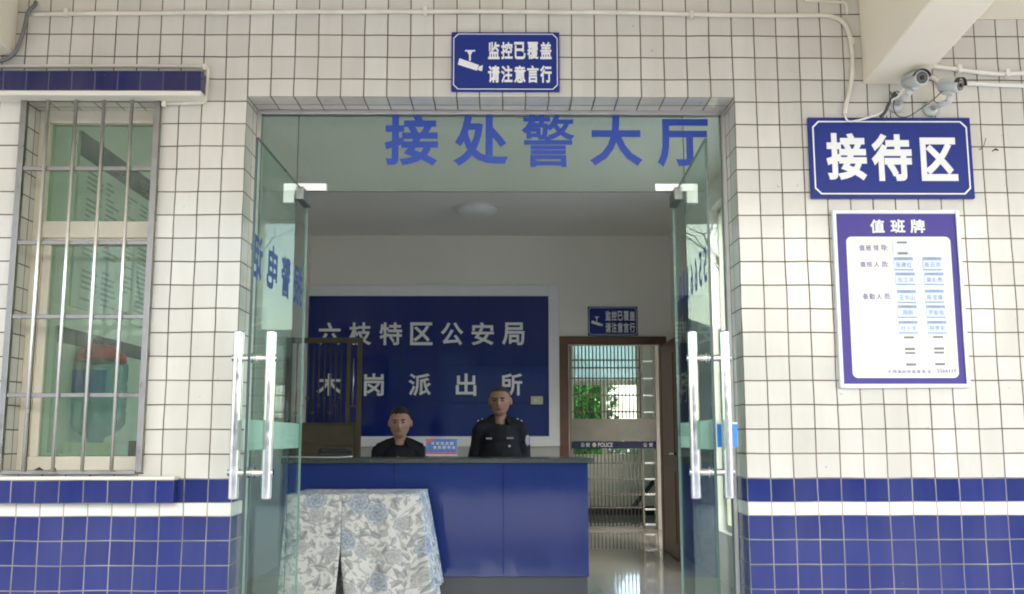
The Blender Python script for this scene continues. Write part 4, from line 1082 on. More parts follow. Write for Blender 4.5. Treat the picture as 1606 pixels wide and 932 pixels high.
def cloth():
    mb = MB()
    cx, cy = (tx0 + tx1) / 2, (ty0 + ty1) / 2
    # perimeter from the slit in the front edge, round the table and back
    slit = at(534, 850, 2.1).x - cx
    per = [(slit, -hd_), (hw, -hd_), (hw, hd_), (-hw, hd_), (-hw, -hd_), (slit, -hd_)]
    pts = []; L = 0
    for i in range(5):
        a, b = Vector(per[i]), Vector(per[i + 1]); n = max(8, int((b - a).length / .012))
        for k in range(n):
            pts.append((a.lerp(b, k / n), L + (b - a).length * k / n))
        L += (b - a).length
    pts.append((Vector(per[-1]), L))
    nz = 34; H = tz - .02
    rnd = random.Random(3)
    ph = [rnd.uniform(0, 6.28) for _ in range(6)]
    rows = []
    for iz in range(nz + 1):
        v = iz / nz
        row = []
        for p, s in pts:
            nrm = Vector((0, 0))
            # outward direction, blended at the corners
            ex = max(-1, min(1, p.x / hw)); ey = max(-1, min(1, p.y / hd_))
            wx = abs(ex) ** 10; wy = abs(ey) ** 10
            nrm = Vector((math.copysign(wx, ex), math.copysign(wy, ey)))
            if nrm.length > 1e-6: nrm.normalize()
            side_ = max(0, min(1, (ex - .80) / .2)) if p.x > 0 else 0
            drop = v * (H - .07 - .12 * side_ * side_ - .012 * math.sin(s * 9))
            cor = (wx * wy) ** .5 * (.25 if p.x < 0 else 1)
            near = min(1, min(s, L - s) / .10)
            fold = near * (.55 * math.sin(s * 21 + ph[0]) + .3 * math.sin(s * 37 + ph[1]) + .3 * math.sin(s * 11 + ph[2]))
            out = .008 + v ** .8 * (.040 + near * .012 * math.sin(s * 3 + ph[3])) + (v ** .9) * .032 * fold + cor * v * .05
            if ey > .98 : out = min(out, .03)
            if ex < -.98: out *= .35
            if p.x > 0 and ex > .98: out += v * .06 * (1 - max(0, ey) * .6)
            rr_ = cor * .014; q = Vector((p.x, p.y)) + nrm * (out - rr_)
            # the two halves of the slit part towards the floor
            open_ = max(0, (v - .40) / .60) ** 1.3
            if p.y < -hd_ * .98:
                if s < .35: q.x += open_ * .055 * max(0, 1 - s / .28)
                if L - s < .35: q.x -= open_ * .036 * max(0, 1 - (L - s) / .28)
                if open_ > 0 and (s < .02 or L - s < .02): q.y += (.003 if s < .1 else -.003) * min(1, open_ * 8)
            row.append(Vector((cx + q.x, cy + q.y, tz - drop - .004 * (v > 0) )))
        rows.append(row)
    n = len(pts)
    base = len(mb.v)
    for row in rows: mb.v += row
    for iz in range(nz):
        for j in range(n - 1):
            a = base + iz * n + j
            mb.f.append((a, a + n, a + n + 1, a + 1)); mb.m.append(0); mb.sm.append(True)
            u0, u1 = pts[j][1], pts[j + 1][1]; v0, v1 = -H * iz / nz, -H * (iz + 1) / nz
            mb.uv.append([(u0, v0), (u0, v1), (u1, v1), (u1, v0)])
    # top sheet
    m_ = 12
    for i in range(m_):
        for k in range(m_):
            q = []
            for (di, dk) in ((0, 0), (1, 0), (1, 1), (0, 1)):
                X = -hw - .006 + (2 * hw + .012) * (i + di) / m_; Yy = -hd_ - .006 + (2 * hd_ + .012) * (k + dk) / m_
                ed = min(i + di, m_ - i - di, k + dk, m_ - k - dk)
                q.append(((cx + X, cy + Yy, tz + (.002 if ed else -.001)), (X + 4, Yy + 5)))
            mb.face([x[0] for x in q], 0, [x[1] for x in q], True)
    o = mb.build('tablecloth', 'cloth', weld=True)
    sm = o.modifiers.new('thick', 'SOLIDIFY'); sm.thickness = .002; sm.offset = 1
    tag(o, 'cream cloth with blue grey roses draped to the floor over the side table', 'tablecloth')
cloth()

# bronze security gate standing behind the left end of the counter
gy = 5.4
gx0, gx1 = LX0 + .02, at(567, 620, gy).x
gz = at(520, 530, gy).z
sg = empty('security_gate', ((gx0 + gx1) / 2, gy, 0)); tag(sg, 'bronze coloured barred gate standing at left before the blue name wall', 'gate')
ox = (gx0 + gx1) / 2
def gb(name, *b, mat='bronze', bev=.003):
    mb = MB(); mb.box(*b); return mb.build(name, mat, sg, bevel=bev)
pz = at(520, 663, gy).z
xm0, xm1 = at(543, 620, gy).x - ox, at(549, 620, gy).x - ox
gb('stile', gx1 - ox - .045, gx1 - ox, -.03, .03, 0, gz); gb('stile', gx0 - ox, gx0 - ox + .045, -.03, .03, 0, gz)
gb('rail', gx0 - ox + .045, gx1 - ox - .045, -.03, .03, gz - .05, gz); gb('stile', xm0, xm1, -.025, .025, pz, gz - .05)
gb('rail', gx0 - ox + .045, gx1 - ox - .045, -.025, .025, pz - .02, pz); zk = at(520, 636, gy).z
gb('rail', xm1, gx1 - ox - .045, -.02, .02, zk - .02, zk)
gb('kick_panel', gx0 - ox + .045, gx1 - ox - .045, -.012, .012, .02, pz - .02)
gb('kick_rail', gx0 - ox + .045, gx1 - ox - .045, -.018, -.0125, pz - .22, pz - .19)
n = 9
for k in range(n):
    x = gx0 - ox + .045 + (xm0 - (gx0 - ox + .045)) * (k + 1) / (n + 1)
    mb = MB(); mb.cyl((x, 0, pz), (x, 0, gz - .05), .007, None, 8); mb.ell((x, 0, pz + .09 + .07 * (k % 3)), (.018, .012, .022), 10, 6); mb.build('bar', 'bronze', sg)
xl = at(555, 600, gy).x - ox
mb = MB(); mb.cyl((xl, -.03, at(520, 636, gy).z), (xl, -.03, at(520, 562, gy).z), .006, None, 10); mb.build('pull_bar', 'steel', sg)

# steel gate in the corridor
hy = 9.05
hx0, hx1 = CX0, CX1
gxa, gxb = at(893, 700, hy).x, at(1030, 700, hy).x
tg = empty('corridor_gate', ((gxa + gxb) / 2, hy, 0)); tag(tg, 'stainless steel barred gate with a blue lettered strip across the corridor', 'gate')
ox = (gxa + gxb) / 2
Zg = lambda y: at(960, y, hy).z
gtop = 2.45
mb = MB(); mb.box(gxa - ox, gxa - ox + .04, -.02, .02, 0, gtop); mb.build('stile', 'gate_steel', tg)
xs0, xs1 = at(1008, 700, hy).x - ox, at(1027, 700, hy).x - ox
mb = MB(); mb.box(xs0 - .012, xs0 + .012, -.02, .02, 0, gtop); mb.build('stile', 'gate_steel', tg)
mb = MB(); mb.box(xs1 - .012, xs1 + .02, -.02, .02, 0, gtop); mb.build('stile', 'gate_steel', tg)
for y in (567, 594, 620.5, 647, 726.5, 751.5, 775.5, 799, 823):
    mb = MB(); z = Zg(y); mb.box(xs0 + .0125, xs1 - .0125, -.035, -.015, z - .012, z + .012); mb.build('rung', 'steel_satin', tg, bevel=.002)
for y in (565, 577, 593.5, 620, 646, 726.5, 751.5, 775.5, 796, 824):
    mb = MB(); z = Zg(y); mb.box(gxa - ox + .041, xs0 - .0125, -.012, .012, z - .010, z + .010); mb.build('rail', 'gate_steel', tg)
nb = 19
for k in range(nb):
    x = gxa - ox + .04 + (xs0 - .012 - gxa + ox - .04) * (k + .8) / nb
    mb = MB(); mb.cyl((x, -.02, Zg(656)), (x, -.02, gtop), .008, None, 8); mb.build('bar', 'gate_steel', tg)
    mb = MB(); mb.cyl((x, -.02, .04), (x, -.02, Zg(704)), .008, None, 8); mb.build('bar', 'gate_steel', tg)
mb = MB(); mb.box(gxa - ox + .041, xs1, -.034, -.03, Zg(692), Zg(657)); mb.build('solid_panel', 'gate_steel', tg)
mb = MB(); mb.box(gxa - ox + .03, xs1 + .015, -.038, -.030, Zg(703.5), Zg(692.3)); bs = mb.build('blue_strip', 'board_navy', tg)
mb = MB()
for c_, xa, xb in (('公', 911, 917), ('安', 919, 925), ('POLICE', 938, 961), ('公', 1009, 1015), ('安', 1018, 1024)):
    px_text(mb, c_, xa, 694.5, xb, 701.3, hy - .0385, .001, 0, .02)
for v in mb.v: v.x -= ox; v.y -= hy
mb.build('lettering', 'leaflet_white', bs)
pe = at(932, 698, hy - .039)
mb = MB(); mb.ell((pe.x - ox, -.039, pe.z), (.026, .003, .03), 16, 8); mb.build('emblem', 'switch', bs)
mb = MB(); mb.box(gxa - ox, xs1, -.02, .02, .0, .03); mb.build('rail', 'gate_steel', tg)
mb = MB(); mb.box(CX0 - ox + .005, gxa - ox - .003, -.05, .05, 0, 3.0); mb.box(xs1 + .021, CX1 - ox - .005, -.05, .05, 0, 3.0); mb.box(gxa - ox - .003, xs1 + .021, -.05, .05, gtop, 3.0); mb.build('surround', 'lobby_paint', tg)

# poster board on the left wall of the lobby, seen through the window
Px = LX0 + .012
pb = empty('poster_board', (LX0, 1.6, 1.0)); tag(pb, 'white text board with black header bands on the lobby wall behind the window', 'notice board')
def onwall(mb, y0, y1, z0, z1, d0, d1): mb.box(d0, d1, y0 - 1.6, y1 - 1.6, z0 - 1.0, z1 - 1.0)
za0, za1 = atx(130, 246, Px).z, atx(130, 206, Px).z
ya = atx(127, 225, Px).y
zb0, zb1 = atx(108, 540, Px).z, atx(108, 515, Px).z
mb = MB(); onwall(mb, ya, 4.2, za0 - .75, za1, .0, .012); onwall(mb, ya - .12, 4.2, 1.1, zb1, .0, .012); mb.build('board_panel', 'poster', pb)
mb = MB(); onwall(mb, ya, 4.2, za0, za1, .0125, .014); mb.build('header_band', 'poster_dark', pb)
mb = MB(); onwall(mb, ya - .12, 4.2, zb0, zb1, .0125, .014); mb.build('header_band', 'poster_dark', pb)
mb = MB(); rnd = random.Random(5)
y = ya + .10
while y < 4.0:
    for r_ in range(24):
        if rnd.random() < .8:
            z = za0 - .05 - r_ * .028; ln = rnd.uniform(.05, .20)
            onwall(mb, y, min(y + ln, 4.1), z - .010, z, .0125, .0135)
    y += .24
mb.build('printed_lines', 'ink', pb)
mb = MB()
for k, c_ in enumerate('公安民警职责'):
    mb.text(c_, (.0142, ya - 1.6 + .55 + k * .32, (za0 + za1) / 2 - 1.0), (0, -1, 0) if False else (0, 1, 0), (0, 0, 1), .14, .085, .001, 0, .01)
mb.build('lettering', 'card_grey', pb)
# navy board on the right wall of the lobby
y0_, y1_ = atx(1085, 560, LX1).y, atx(1063, 560, LX1).y
z0_, z1_ = atx(1075, 662, LX1).z, atx(1075, 466, LX1).z
nb_ = empty('wall_board', (LX1, (y0_ + y1_) / 2, z0_)); tag(nb_, 'tall navy board with white writing on the right lobby wall behind the glass door', 'notice board')
mb = MB(); mb.box(-.02, -.001, y0_ - (y0_ + y1_) / 2, y1_ - (y0_ + y1_) / 2, 0, z1_ - z0_); mb.build('board_panel', 'board_navy', nb_)
for c_, y in (('八', 520), ('月', 610)):
    mb = MB(); z = atx(1070, y, LX1).z - z0_
    mb.text(c_, (-.0205, .0, z), (0, -1, 0), (0, 0, 1), .38, .30, .001, 0, .0)
    mb.build('lettering', 'leaflet_white', nb_)

# water dispenser behind the window
wd = empty('water_dispenser', (0, 0, 0)); 
yw = .82
pw0 = at(150, 688, yw)
wd.location = (pw0.x, yw, 0); tag(wd, 'white water dispenser with a big bottle capped by a red bag behind the window', 'water dispenser')
zb_ = pw0.z
mb = MB(); mb.box(-.155, .155, -.15, .15, .0, zb_ - .02); mb.box(-.06, .06, -.158, -.151, zb_ - .30, zb_ - .12)
mb.build('cabinet', 'white_plastic', wd, bevel=.015)
mb = MB(); prof = [(.035, -.02), (.04, .0), (.11, .04), (.132, .07), (.134, .13), (.128, .14), (.134, .15), (.134, .26), (.128, .27), (.134, .28), (.134, .36), (.12, .39), (.06, .405), (.01, .41)]
mb.ring_loft([[(r * math.cos(2 * PI * j / 32), r * math.sin(2 * PI * j / 32), zb_ + z) for j in range(32)] for r, z in prof]); bo = mb.build('water_bottle', 'bottle', wd)
mb = MB(); k = 14
for j in range(k):
    a0, a1 = R(-130 + 75 * j / k), R(-130 + 75 * (j + 1) / k)
    mb.face([(.137 * math.cos(a0), .137 * math.sin(a0), zb_ + .22), (.137 * math.cos(a1), .137 * math.sin(a1), zb_ + .22), (.137 * math.cos(a1), .137 * math.sin(a1), zb_ + .33), (.137 * math.cos(a0), .137 * math.sin(a0), zb_ + .33)], smooth=True)
mb.build('bottle_label', 'label_blue', bo)
mb = MB(); rnd = random.Random(2)
rings = []
for z, r in ((.375, .118), (.40, .115), (.43, .10), (.455, .07), (.465, .02)):
    rings.append([((r + rnd.uniform(-.012, .012)) * math.cos(2 * PI * j / 18) * 1.05, (r + rnd.uniform(-.012, .012)) * math.sin(2 * PI * j / 18), zb_ + z + rnd.uniform(-.008, .008)) for j in range(18)])
mb.ring_loft(rings); mb.build('red_bag', 'red_bag', wd)
# small box and twig on the window board
p = at(212, 716, .24)
mb = MB(); mb.box(-.045, .045, -.03, .03, 0, .065); o = mb.build('small_box', 'brown_box', loc=(p.x, .30, zE + .0), bevel=.003); tag(o, 'small dark red box standing on the window board behind the glass', 'box')
mb = MB(); mb.box(WX0, WX1, GW + .021, GW + .20, zE - .05, zE - .001); o = mb.build('window_board', 'window_cream', bld)
mb = MB(); q = [at(x, y, .10) for x, y in ((54, 726), (62, 722), (70, 726), (80, 724), (88, 722))]
base_z = WZ0 + .004
mb.tube([(v.x, .10, max(base_z, base_z + (v.z - q[3].z) + .008)) for v in q], [.006, .01, .006, .004, .006], 7); o = mb.build('twig', 'bark'); tag(o, 'dry brown twig lying on the sill outside the green window', 'twig')

# ================================================================== PEOPLE
def remeshed(parts, name, mat, voxel, smooth_it=6, disp=0.0):
    mb = MB()
    for f in parts: f(mb)
    o = mb.build(name, mat)
    m = o.modifiers.new('r', 'REMESH'); m.mode = 'VOXEL'; m.voxel_size = voxel; m.use_smooth_shade = True
    s = o.modifiers.new('s', 'SMOOTH'); s.factor = .5; s.iterations = smooth_it
    dg = bpy.context.evaluated_depsgraph_get(); dg.update()
    me = bpy.data.meshes.new_from_object(o.evaluated_get(dg))
    o.modifiers.clear(); old = o.data; o.data = me; bpy.data.meshes.remove(old)
    if disp:
        for v in me.vertices:
            n = mnoise.noise(v.co * 9) * .6 + mnoise.noise(Vector((v.co.x * 22, v.co.y * 22, v.co.z * 13))) * .4
            v.co += v.normal * (n * disp)
    for p in me.polygons: p.use_smooth = True
    return o
def cap(p0, p1, r0, r1):
    def f(mb):
        a, b = Vector(p0), Vector(p1); d = (b - a).normalized()
        mb.tube([a - d * r0 * .9, a - d * r0 * .5, a, b, b + d * r1 * .5, b + d * r1 * .9], [r0 * .4, r0 * .86, r0, r1, r1 * .86, r1 * .4], 14)
    return f
def el(c, r, mat=None): return lambda mb: mb.ell(c, r, 24, 16, 0, mat)
def person(loc, rz, dz, seated, label, skin, hairm, turn, short):
    """figure facing -Y; dz lowers the upper body of the seated one"""
    Z = lambda z: z + dz
    sh, hipz = Z(1.235), Z(.87)
    hc = Z(1.478); HS = 1.09
    B = []
    # head: skull, face, jaw, nose, ears
    T = Matrix.Rotation(turn, 4, 'Z') @ Matrix.Rotation(R(4), 4, 'X')
    H = lambda x, y, z: (T @ (Vector((x, y, z)) * HS)) + Vector((0, 0, hc))
    T3 = T.to_3x3() * HS
    B += [el(H(0, .012, .020), (.083, .094, .095), T3), el(H(0, -.018, -.022), (.074, .073, .086), T3), el(H(0, -.036, -.078), (.052, .044, .034), T3),
          el(H(0, -.095, -.020), (.015, .019, .020), T3), el(H(0, -.086, .012), (.009, .011, .028), T3)]
    for s in (-1, 1):
        B += [el(H(s * .085, .012, -.005), (.010, .020, .031), T3), el(H(s * .043, -.062, -.022), (.022, .016, .016), T3), el(H(s * .030, -.080, .030), (.024, .012, .008), T3)]
    B += [el(H(0, -.081, -.052), (.026, .010, .010), T3)]
    B += [cap((0, .016, Z(1.25)), (0, .010, hc - .06), .058, .052)]
    # trunk
    B += [el((0, 0, Z(1.16)), (.160, .10, .13)), el((0, -.005, Z(1.05)), (.150, .10, .16)), el((0, 0, Z(.90)), (.155, .105, .12))]
    hands = []
    for s in (-1, 1):
        shp = Vector((s * .158, .01, sh)); elb = Vector((s * .203, .03, Z(1.02))); wr = Vector((s * .10, -.13, Z(.86) if not seated else Z(.90)))
        B += [cap((s * .09, .005, Z(1.245)), shp, .050, .050), cap(shp, elb, .050, .041), cap(elb, wr, .041, .027)]
        palm = wr + Vector((-s * .055, -.035, -.025))
        B += [cap(wr, palm, .028, .030)]
        fwd = (palm - wr).normalized(); side = Vector((0, 0, 1)).cross(fwd).normalized()
        for k, ln in enumerate((.055, .064, .060, .046)):
            b0 = palm + Vector((0, 0, (.024 - .016 * k)))
            m1 = b0 + fwd * ln * .55; m2 = m1 + (fwd * .5 + Vector((0, .55, -.35))) * ln * .55
            B += [cap(b0, m1, .0095, .0085), cap(m1, m2, .0085, .0075)]
        th0 = wr + Vector((0, 0, .020)); B += [cap(th0, th0 + fwd * .035 + Vector((0, -.01, .025)), .012, .010), cap(th0 + fwd * .035 + Vector((0, -.01, .025)), th0 + fwd * .06 + Vector((0, -.005, .022)), .010, .008)]
        hip = Vector((s * .085, 0, Z(.84)))
        if seated: kn = Vector((s * .11, -.40, Z(.84) - .03)); an = Vector((s * .11, -.36, .09))
        else: kn = Vector((s * .095, -.01, .46)); an = Vector((s * .10, .02, .085))
        B += [cap(hip, kn, .082, .055), cap(kn, an, .054, .036), cap(an + Vector((0, .02, -.045)), an + Vector((0, -.15, -.055)), .036, .030)]
    body = remeshed(B, 'person', skin, .0060, 4)
    body.location = loc; body.rotation_euler = (0, 0, rz)
    tag(body, label, 'person')
    # hair
    mb = MB(); nu, nv = 56, 40
    k_ = (1.018, 1.015, 1.018) if short else (1.035, 1.03, 1.14)
    def hp(iu, iv):
        th = -PI / 2 + PI * iv / nv; ph = 2 * PI * iu / nu
        q = Vector((math.cos(th) * math.cos(ph), math.cos(th) * math.sin(ph), math.sin(th)))
        g_ = 1 + (.012 if short else .045) * mnoise.noise(q * 7 + Vector((loc[0], 3, 1)))
        return Vector((q.x * .083 * k_[0] * g_, .012 + q.y * .094 * k_[1] * g_, .020 + q.z * .095 * k_[2] * g_))
    def line(q):                              # lower edge of the hair for a point of the skull
        y = q.y; jag = .006 * mnoise.noise(Vector((q.x * 60, q.y * 60, 2)))
        if y < -.050: return (.078 if short else .074) + jag
        if y < -.010: return (.078 if short else .074) + (y + .050) / .040 * (-.030) + jag
        if y < .030: return .038 - (y + .010) / .040 * .065 + jag
        return max(-.062, -.027 - (y - .030) * .6) + jag
    for iv in range(nv):
        for iu in range(nu):
            c4 = [hp(iu, iv), hp(iu + 1, iv), hp(iu + 1, iv + 1), hp(iu, iv + 1)]
            m_ = (c4[0] + c4[1] + c4[2] + c4[3]) / 4
            if m_.z < line(m_): continue
            mb.face([H(*c) for c in c4], smooth=True)
    hr = mb.build('hair', hairm, body, weld=True); sm = hr.modifiers.new('t', 'SOLIDIFY'); sm.thickness = .004; sm.offset = -1
    for s in (-1, 1):
        mb = MB(); mb.ell(H(s * .031, -.0825, .006), (.0125, .005, .0048), 12, 8, 0, T3); mb.build('eye', 'eye', body)
        mb = MB(); mb.ell(H(s * .032, -.0880, .026), (.020, .004, .0042), 12, 6, 0, T3 @ Matrix.Rotation(-s * .12, 3, 'Y')); mb.build('eyebrow', hairm, body)
    mb = MB(); mb.ell(H(0, -.0885, -.055), (.023, .006, .0050), 14, 6, 0, T3); mb.build('lips', 'lip', body)
    # jacket
    J = [el((0, 0, Z(1.165)), (.172, .122, .135)), el((0, -.01, Z(1.04)), (.168, .128, .19)), el((0, -.005, Z(.90)), (.165, .130, .13))]
    for s in (-1, 1):
        shp = Vector((s * .165, .01, Z(1.238))); elb = Vector((s * .208, .035, Z(1.01))); wr = Vector((s * .115, -.12, Z(.868) if not seated else Z(.905)))
        J += [cap((s * .045, .020, Z(1.322)), (s * .13, .014, Z(1.268)), .044, .056), cap((s * .10, .01, Z(1.26)), shp, .066, .066), cap(shp, elb, .068, .060), cap(elb, wr, .060, .044)]
    jk = remeshed(J, 'jacket', 'uniform', .008, 4, .018); jk.parent = body
    cz = Z(1.322)
    mb = MB()                                 # fall collar, open at the throat
    k = 22; rings = []
    for j in range(k + 1):
        a = R(-48 + 276 * j / k); rings.append((math.cos(a), math.sin(a), 1 - abs(j / k - .5) * 2))
    def P(c, r, z, dy=0.0): return (c[0] * r, .012 + c[1] * r + dy, z)
    for j in range(k):
        a_, b_ = rings[j], rings[j + 1]
        hi = lambda q: cz + .006 + .030 * min(1, q[2] * 1.6)
        lo = lambda q: cz - .034 + .018 * min(1, q[2] * 2)
        mb.face([P(a_, .064, cz - .05), P(b_, .064, cz - .05), P(b_, .066, hi(b_)), P(a_, .066, hi(a_))], smooth=True)
        mb.face([P(a_, .066, hi(a_)), P(b_, .066, hi(b_)), P(b_, .073, hi(b_) - .002), P(a_, .073, hi(a_) - .002)], smooth=True)
        mb.face([P(a_, .073, hi(a_) - .002), P(b_, .073, hi(b_) - .002), P(b_, .100, lo(b_)), P(a_, .100, lo(a_))], smooth=True)
    cl = mb.build('collar', 'uniform', body); sm = cl.modifiers.new('t', 'SOLIDIFY'); sm.thickness = .004
    for s in (-1, 1):                         # rank boards on the shoulders
        mat = Matrix.Translation((s * .145, .008, Z(1.320))) @ Matrix.Rotation(s * R(24), 4, 'Y')
        mb = MB(); mb.box(-.055, .055, -.024, .024, -.008, .006, 0, mat)
        sb_ = mb.build('shoulder_board', 'uniform', body)
        for dx in (-.012, .024):
            mb = MB(); mb.ell(mat @ Vector((s * dx + s * .012, -.008, .008)), (.0085, .0085, .007), 10, 6); mb.build('rank_star', 'silver', sb_)
    for (xa, xb, za, zb2) in ((-.120, -.072, 1.160, 1.174), (.050, .108, 1.164, 1.176)):
        mb = MB(); mb.box(xa, xb, -.136, -.122, Z(za), Z(zb2)); mb.build('chest_tag', 'badge', body)
    mb = MB(); mb.ell((.072 if not seated else .0, -.140, Z(1.105) if not seated else Z(1.195)), (.010, .007, .010), 12, 8); mb.build('chest_badge', 'silver', body)
    mb = MB(); mb.ell((.230, -.024, Z(1.15)), (.009, .034, .046), 18, 10, 0, Matrix.Rotation(R(-40), 3, 'Z')); mb.build('sleeve_badge', 'badge', body)
    # trousers and shoes
    Tt = [el((0, 0, Z(.86)), (.165, .115, .10))]
    for s in (-1, 1):
        hip = Vector((s * .085, 0, Z(.83)))
        if seated: kn = Vector((s * .11, -.40, Z(.84) - .03)); an = Vector((s * .11, -.37, .14))
        else: kn = Vector((s * .095, -.01, .46)); an = Vector((s * .10, .02, .12))
        Tt += [cap(hip, kn, .092, .068), cap(kn, an, .068, .056)]
    tr = remeshed(Tt, 'trousers', 'uniform', .011, 4, .006); tr.parent = body
    for s in (-1, 1):
        an = Vector((s * .11, -.36, .09)) if seated else Vector((s * .10, .02, .085))
        sh_ = remeshed([cap(an + Vector((0, .02, -.042)), an + Vector((0, -.165, -.050)), .042, .036)], 'shoe', 'black_plastic', .009, 3); sh_.parent = body
    return body
PYs, PYt = 4.24, 4.24
pst = at(784, 700, PYt); pse = at(627, 700, PYs)
person((pst.x, PYt, 0), R(3), 0.0, False, 'standing officer in a black uniform with close-cropped hair behind the counter', 'skin_dark', 'hair_short', R(-10), True)
person((pse.x, PYs, 0), R(0), at(627, 638, PYs).z - 1.612, True, 'seated officer in a black uniform with short black hair behind the counter', 'skin', 'hair', R(0), False)
# stool under the seated officer
szt = .84 + (at(627, 638, PYs).z - 1.612) - .115
stl = empty('office_stool', (pse.x, PYs + .02, 0)); tag(stl, 'dark round stool under the seated officer behind the counter', 'stool')
mb = MB(); mb.tube([(0, 0, szt - .06), (0, 0, szt - .05), (0, 0, szt - .01), (0, 0, szt)], [.16, .18, .18, .16], 28); mb.build('seat', 'black_plastic', stl)
mb = MB(); mb.cyl((0, 0, .06), (0, 0, szt - .06), .025); 
for k in range(5): mb.tube([(0, 0, .07), (.24 * math.cos(2 * PI * k / 5), .24 * math.sin(2 * PI * k / 5), .035)], [.022, .016], 8); mb.ell((.24 * math.cos(2 * PI * k / 5), .24 * math.sin(2 * PI * k / 5), .022), (.02, .02, .022), 10, 8)
mb.build('pedestal', 'steel_dull', stl)

# ================================================================== HILLS
mb = MB(); n = 90; rows = []
for j in range(n + 1):
    X = -190 + 380 * j / n
    h = 22 + 7 * mnoise.noise(Vector((X * .018, 1.3, 0))) + 2.5 * mnoise.noise(Vector((X * .07, 4.3, 0)))
    rows.append([(X, -150, -1), (X, -165, h * .55), (X, -185, h), (X, -230, h * .9), (X, -260, -1)])
for j in range(n):
    for k in range(4): mb.face([rows[j][k], rows[j + 1][k], rows[j + 1][k + 1], rows[j][k + 1]], smooth=True)
tag(mb.build('hills', 'hill_green', weld=True), kind='structure')

# ================================================================== OUTSIDE (seen in the glass and through the corridor window)
def bare_tree(x, y, h, seed, label):
    rnd = random.Random(seed); mb = MB(); tr = empty('bare_tree', (x, y, -.03)); tag(tr, label, 'tree', 'bare trees across the yard')
    def grow(p, d, ln, r, lev, out):
        n = 4; pts = [p]; rs = [r]
        for k in range(n):
            d = (d + Vector((rnd.uniform(-.16, .16), rnd.uniform(-.16, .16), rnd.uniform(-.04, .12)))).normalized()
            p = p + d * (ln / n); pts.append(p); rs.append(r * (1 - .42 * (k + 1) / n))
        out.tube(pts, rs, 7 if lev < 2 else 4)
        if lev >= 6: return
        for k in range(rnd.choice((2, 3, 3)) if lev < 3 else 2):
            a = rnd.uniform(0, 6.28); t_ = rnd.uniform(.45, .9)
            side = Vector((math.cos(a), math.sin(a), 0)); nd = (d * t_ + side * .75 + Vector((0, 0, .15))).normalized()
            q = pts[-1] if k == 0 else pts[rnd.choice((2, 3, 4))]
            grow(q, nd, ln * rnd.uniform(.6, .82), rs[-1] * rnd.uniform(.65, .9), lev + 1, mb)
    tk = MB(); mb = MB()
    n = 6; pts = [Vector((rnd.uniform(-.05, .05) * k, rnd.uniform(-.05, .05) * k, h * .35 * k / n)) for k in range(n + 1)]
    tk.tube(pts, [h * .017 * (1 - .35 * k / n) for k in range(n + 1)], 10); tk.build('trunk', 'bark', tr)
    for k in range(4):
        a = k * 1.57 + rnd.uniform(-.4, .4)
        grow(pts[-1 - (k % 2)], Vector((math.cos(a) * .6, math.sin(a) * .6, .9)).normalized(), h * .24, h * .0075, 1, mb)
    mb.build('crown', 'bark', tr)
bare_tree(-6.9, -17.5, 10.5, 11, 'leafless tree at left across the paved yard')
bare_tree(6.4, -18.5, 10.5, 23, 'leafless tree at right across the paved yard')
bare_tree(-10.6, -20.0, 9.0, 31, 'leafless tree farthest left beyond the yard wall')
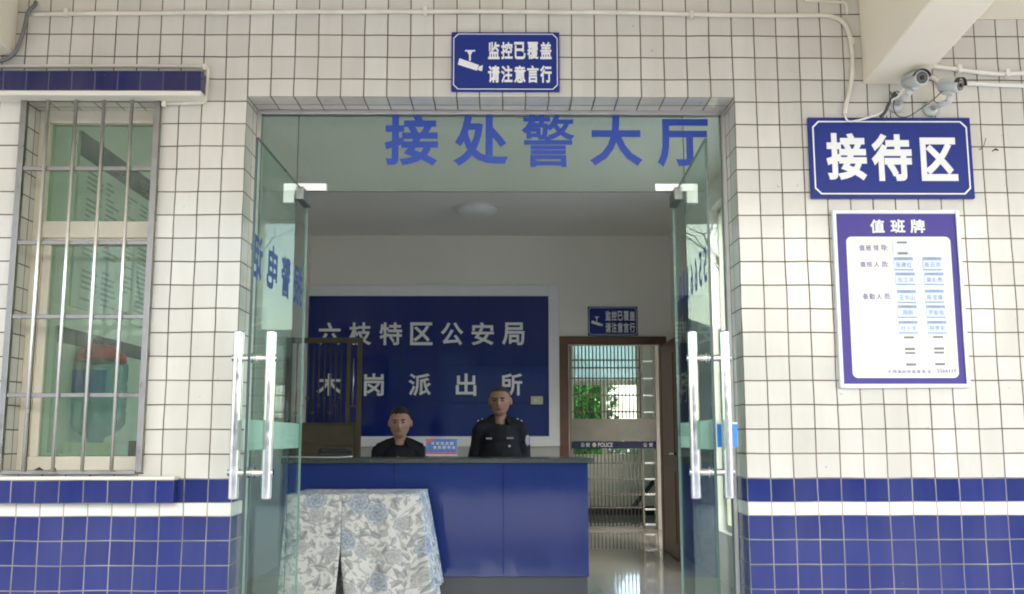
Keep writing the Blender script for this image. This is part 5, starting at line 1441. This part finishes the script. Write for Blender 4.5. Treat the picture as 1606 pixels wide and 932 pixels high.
def bush(name, x, y, rx, ry, h, n, mat, label, cat, grp=None, z0=0.0):
    rnd = random.Random(hash(label) % 1000 if False else int(x * 10 + y * 7) % 997); t_ = empty(name, (x, y, -.03)); tag(t_, label, cat, grp)
    mb = MB()
    for k in range(n):
        a = rnd.uniform(0, 6.28); u = rnd.random() ** .5; zz_ = rnd.random()
        lump = .75 + .35 * mnoise.noise(Vector((math.cos(a) * 2 + x, math.sin(a) * 2 + y, zz_ * 4)))
        prof = math.sin(PI * min(1, .12 + .88 * zz_)) ** .5 * lump
        p = Vector((math.cos(a) * u * rx * prof, math.sin(a) * u * ry * prof, z0 + .1 + zz_ * (h - z0) * (.8 + .3 * lump)))
        d = Vector((rnd.uniform(-1, 1), rnd.uniform(-1, 1), rnd.uniform(-.6, .8))).normalized(); s = rnd.uniform(.05, .11)
        e = d.cross(Vector((rnd.uniform(-1, 1), rnd.uniform(-1, 1), rnd.uniform(-1, 1)))).normalized()
        mb.face([p - d * s, p + e * s * .45, p + d * s, p - e * s * .45])
    mb.build('foliage', mat, t_)
    mb = MB()
    for k in range(5):
        a = rnd.uniform(0, 6.28); mb.tube([(0.05 * math.cos(a), .05 * math.sin(a), 0), (rx * .3 * math.cos(a), ry * .3 * math.sin(a), h * .45), (rx * .5 * math.cos(a + .4), ry * .5 * math.sin(a + .4), h * .8)], [.04, .028, .01], 6)
    mb.build('stem', 'bark', t_)
bush('shrub', 1.35, 15.2, 1.45, .9, 2.6, 8000, 'leaf', 'leafy green shrub outside the far corridor window at left', 'shrub', 'shrubs outside the corridor window')
bush('shrub', 3.6, 17.0, 1.6, 1.0, 1.5, 4200, 'leaf', 'lower green shrub outside the far corridor window at right', 'shrub', 'shrubs outside the corridor window')
mb = MB(); mb.box(-16, 16, -15.0, -14.78, -.03, 1.15); mb.box(-16, 16, -15.04, -14.74, 1.15, 1.23); o = mb.build('yard_wall', 'render_grey'); tag(o, 'low grey wall closing the paved yard behind the viewer', 'wall')
def house(x, y, w_, d_, h_, mat, label):
    hb = empty('house', (x, y, 0)); tag(hb, label, 'house', 'houses beyond the yard')
    mb = MB(); mb.box(-w_ / 2, w_ / 2, -d_ / 2, d_ / 2, -.03, h_); mb.build('wall', mat, hb)
    mb = MB(); mb.box(-w_ / 2 - .3, w_ / 2 + .3, -d_ / 2 - .3, d_ / 2 + .3, h_, h_ + .25); mb.build('roof', 'roof_dark', hb)
    n = int(w_ // 2.4)
    for r_ in range(int(h_ // 2.9)):
        for k in range(n):
            cx = -w_ / 2 + w_ * (k + .5) / n
            mb = MB(); mb.box(cx - .55, cx + .55, d_ / 2 - .05, d_ / 2 + .04, .9 + 2.9 * r_, 2.3 + 2.9 * r_); wn = mb.build('window', 'alu_white', hb)
            mb = MB(); mb.box(cx - .48, cx + .48, d_ / 2 + .041, d_ / 2 + .046, .97 + 2.9 * r_, 2.23 + 2.9 * r_); mb.build('pane', 'window_dark', wn)
house(-9.5, -30, 12, 8, 3.4, 'brick_red', 'long single storey house with reddish walls beyond the yard wall')
house(8.5, -32, 10, 8, 3.1, 'render_grey', 'grey single storey house beyond the yard wall at right')
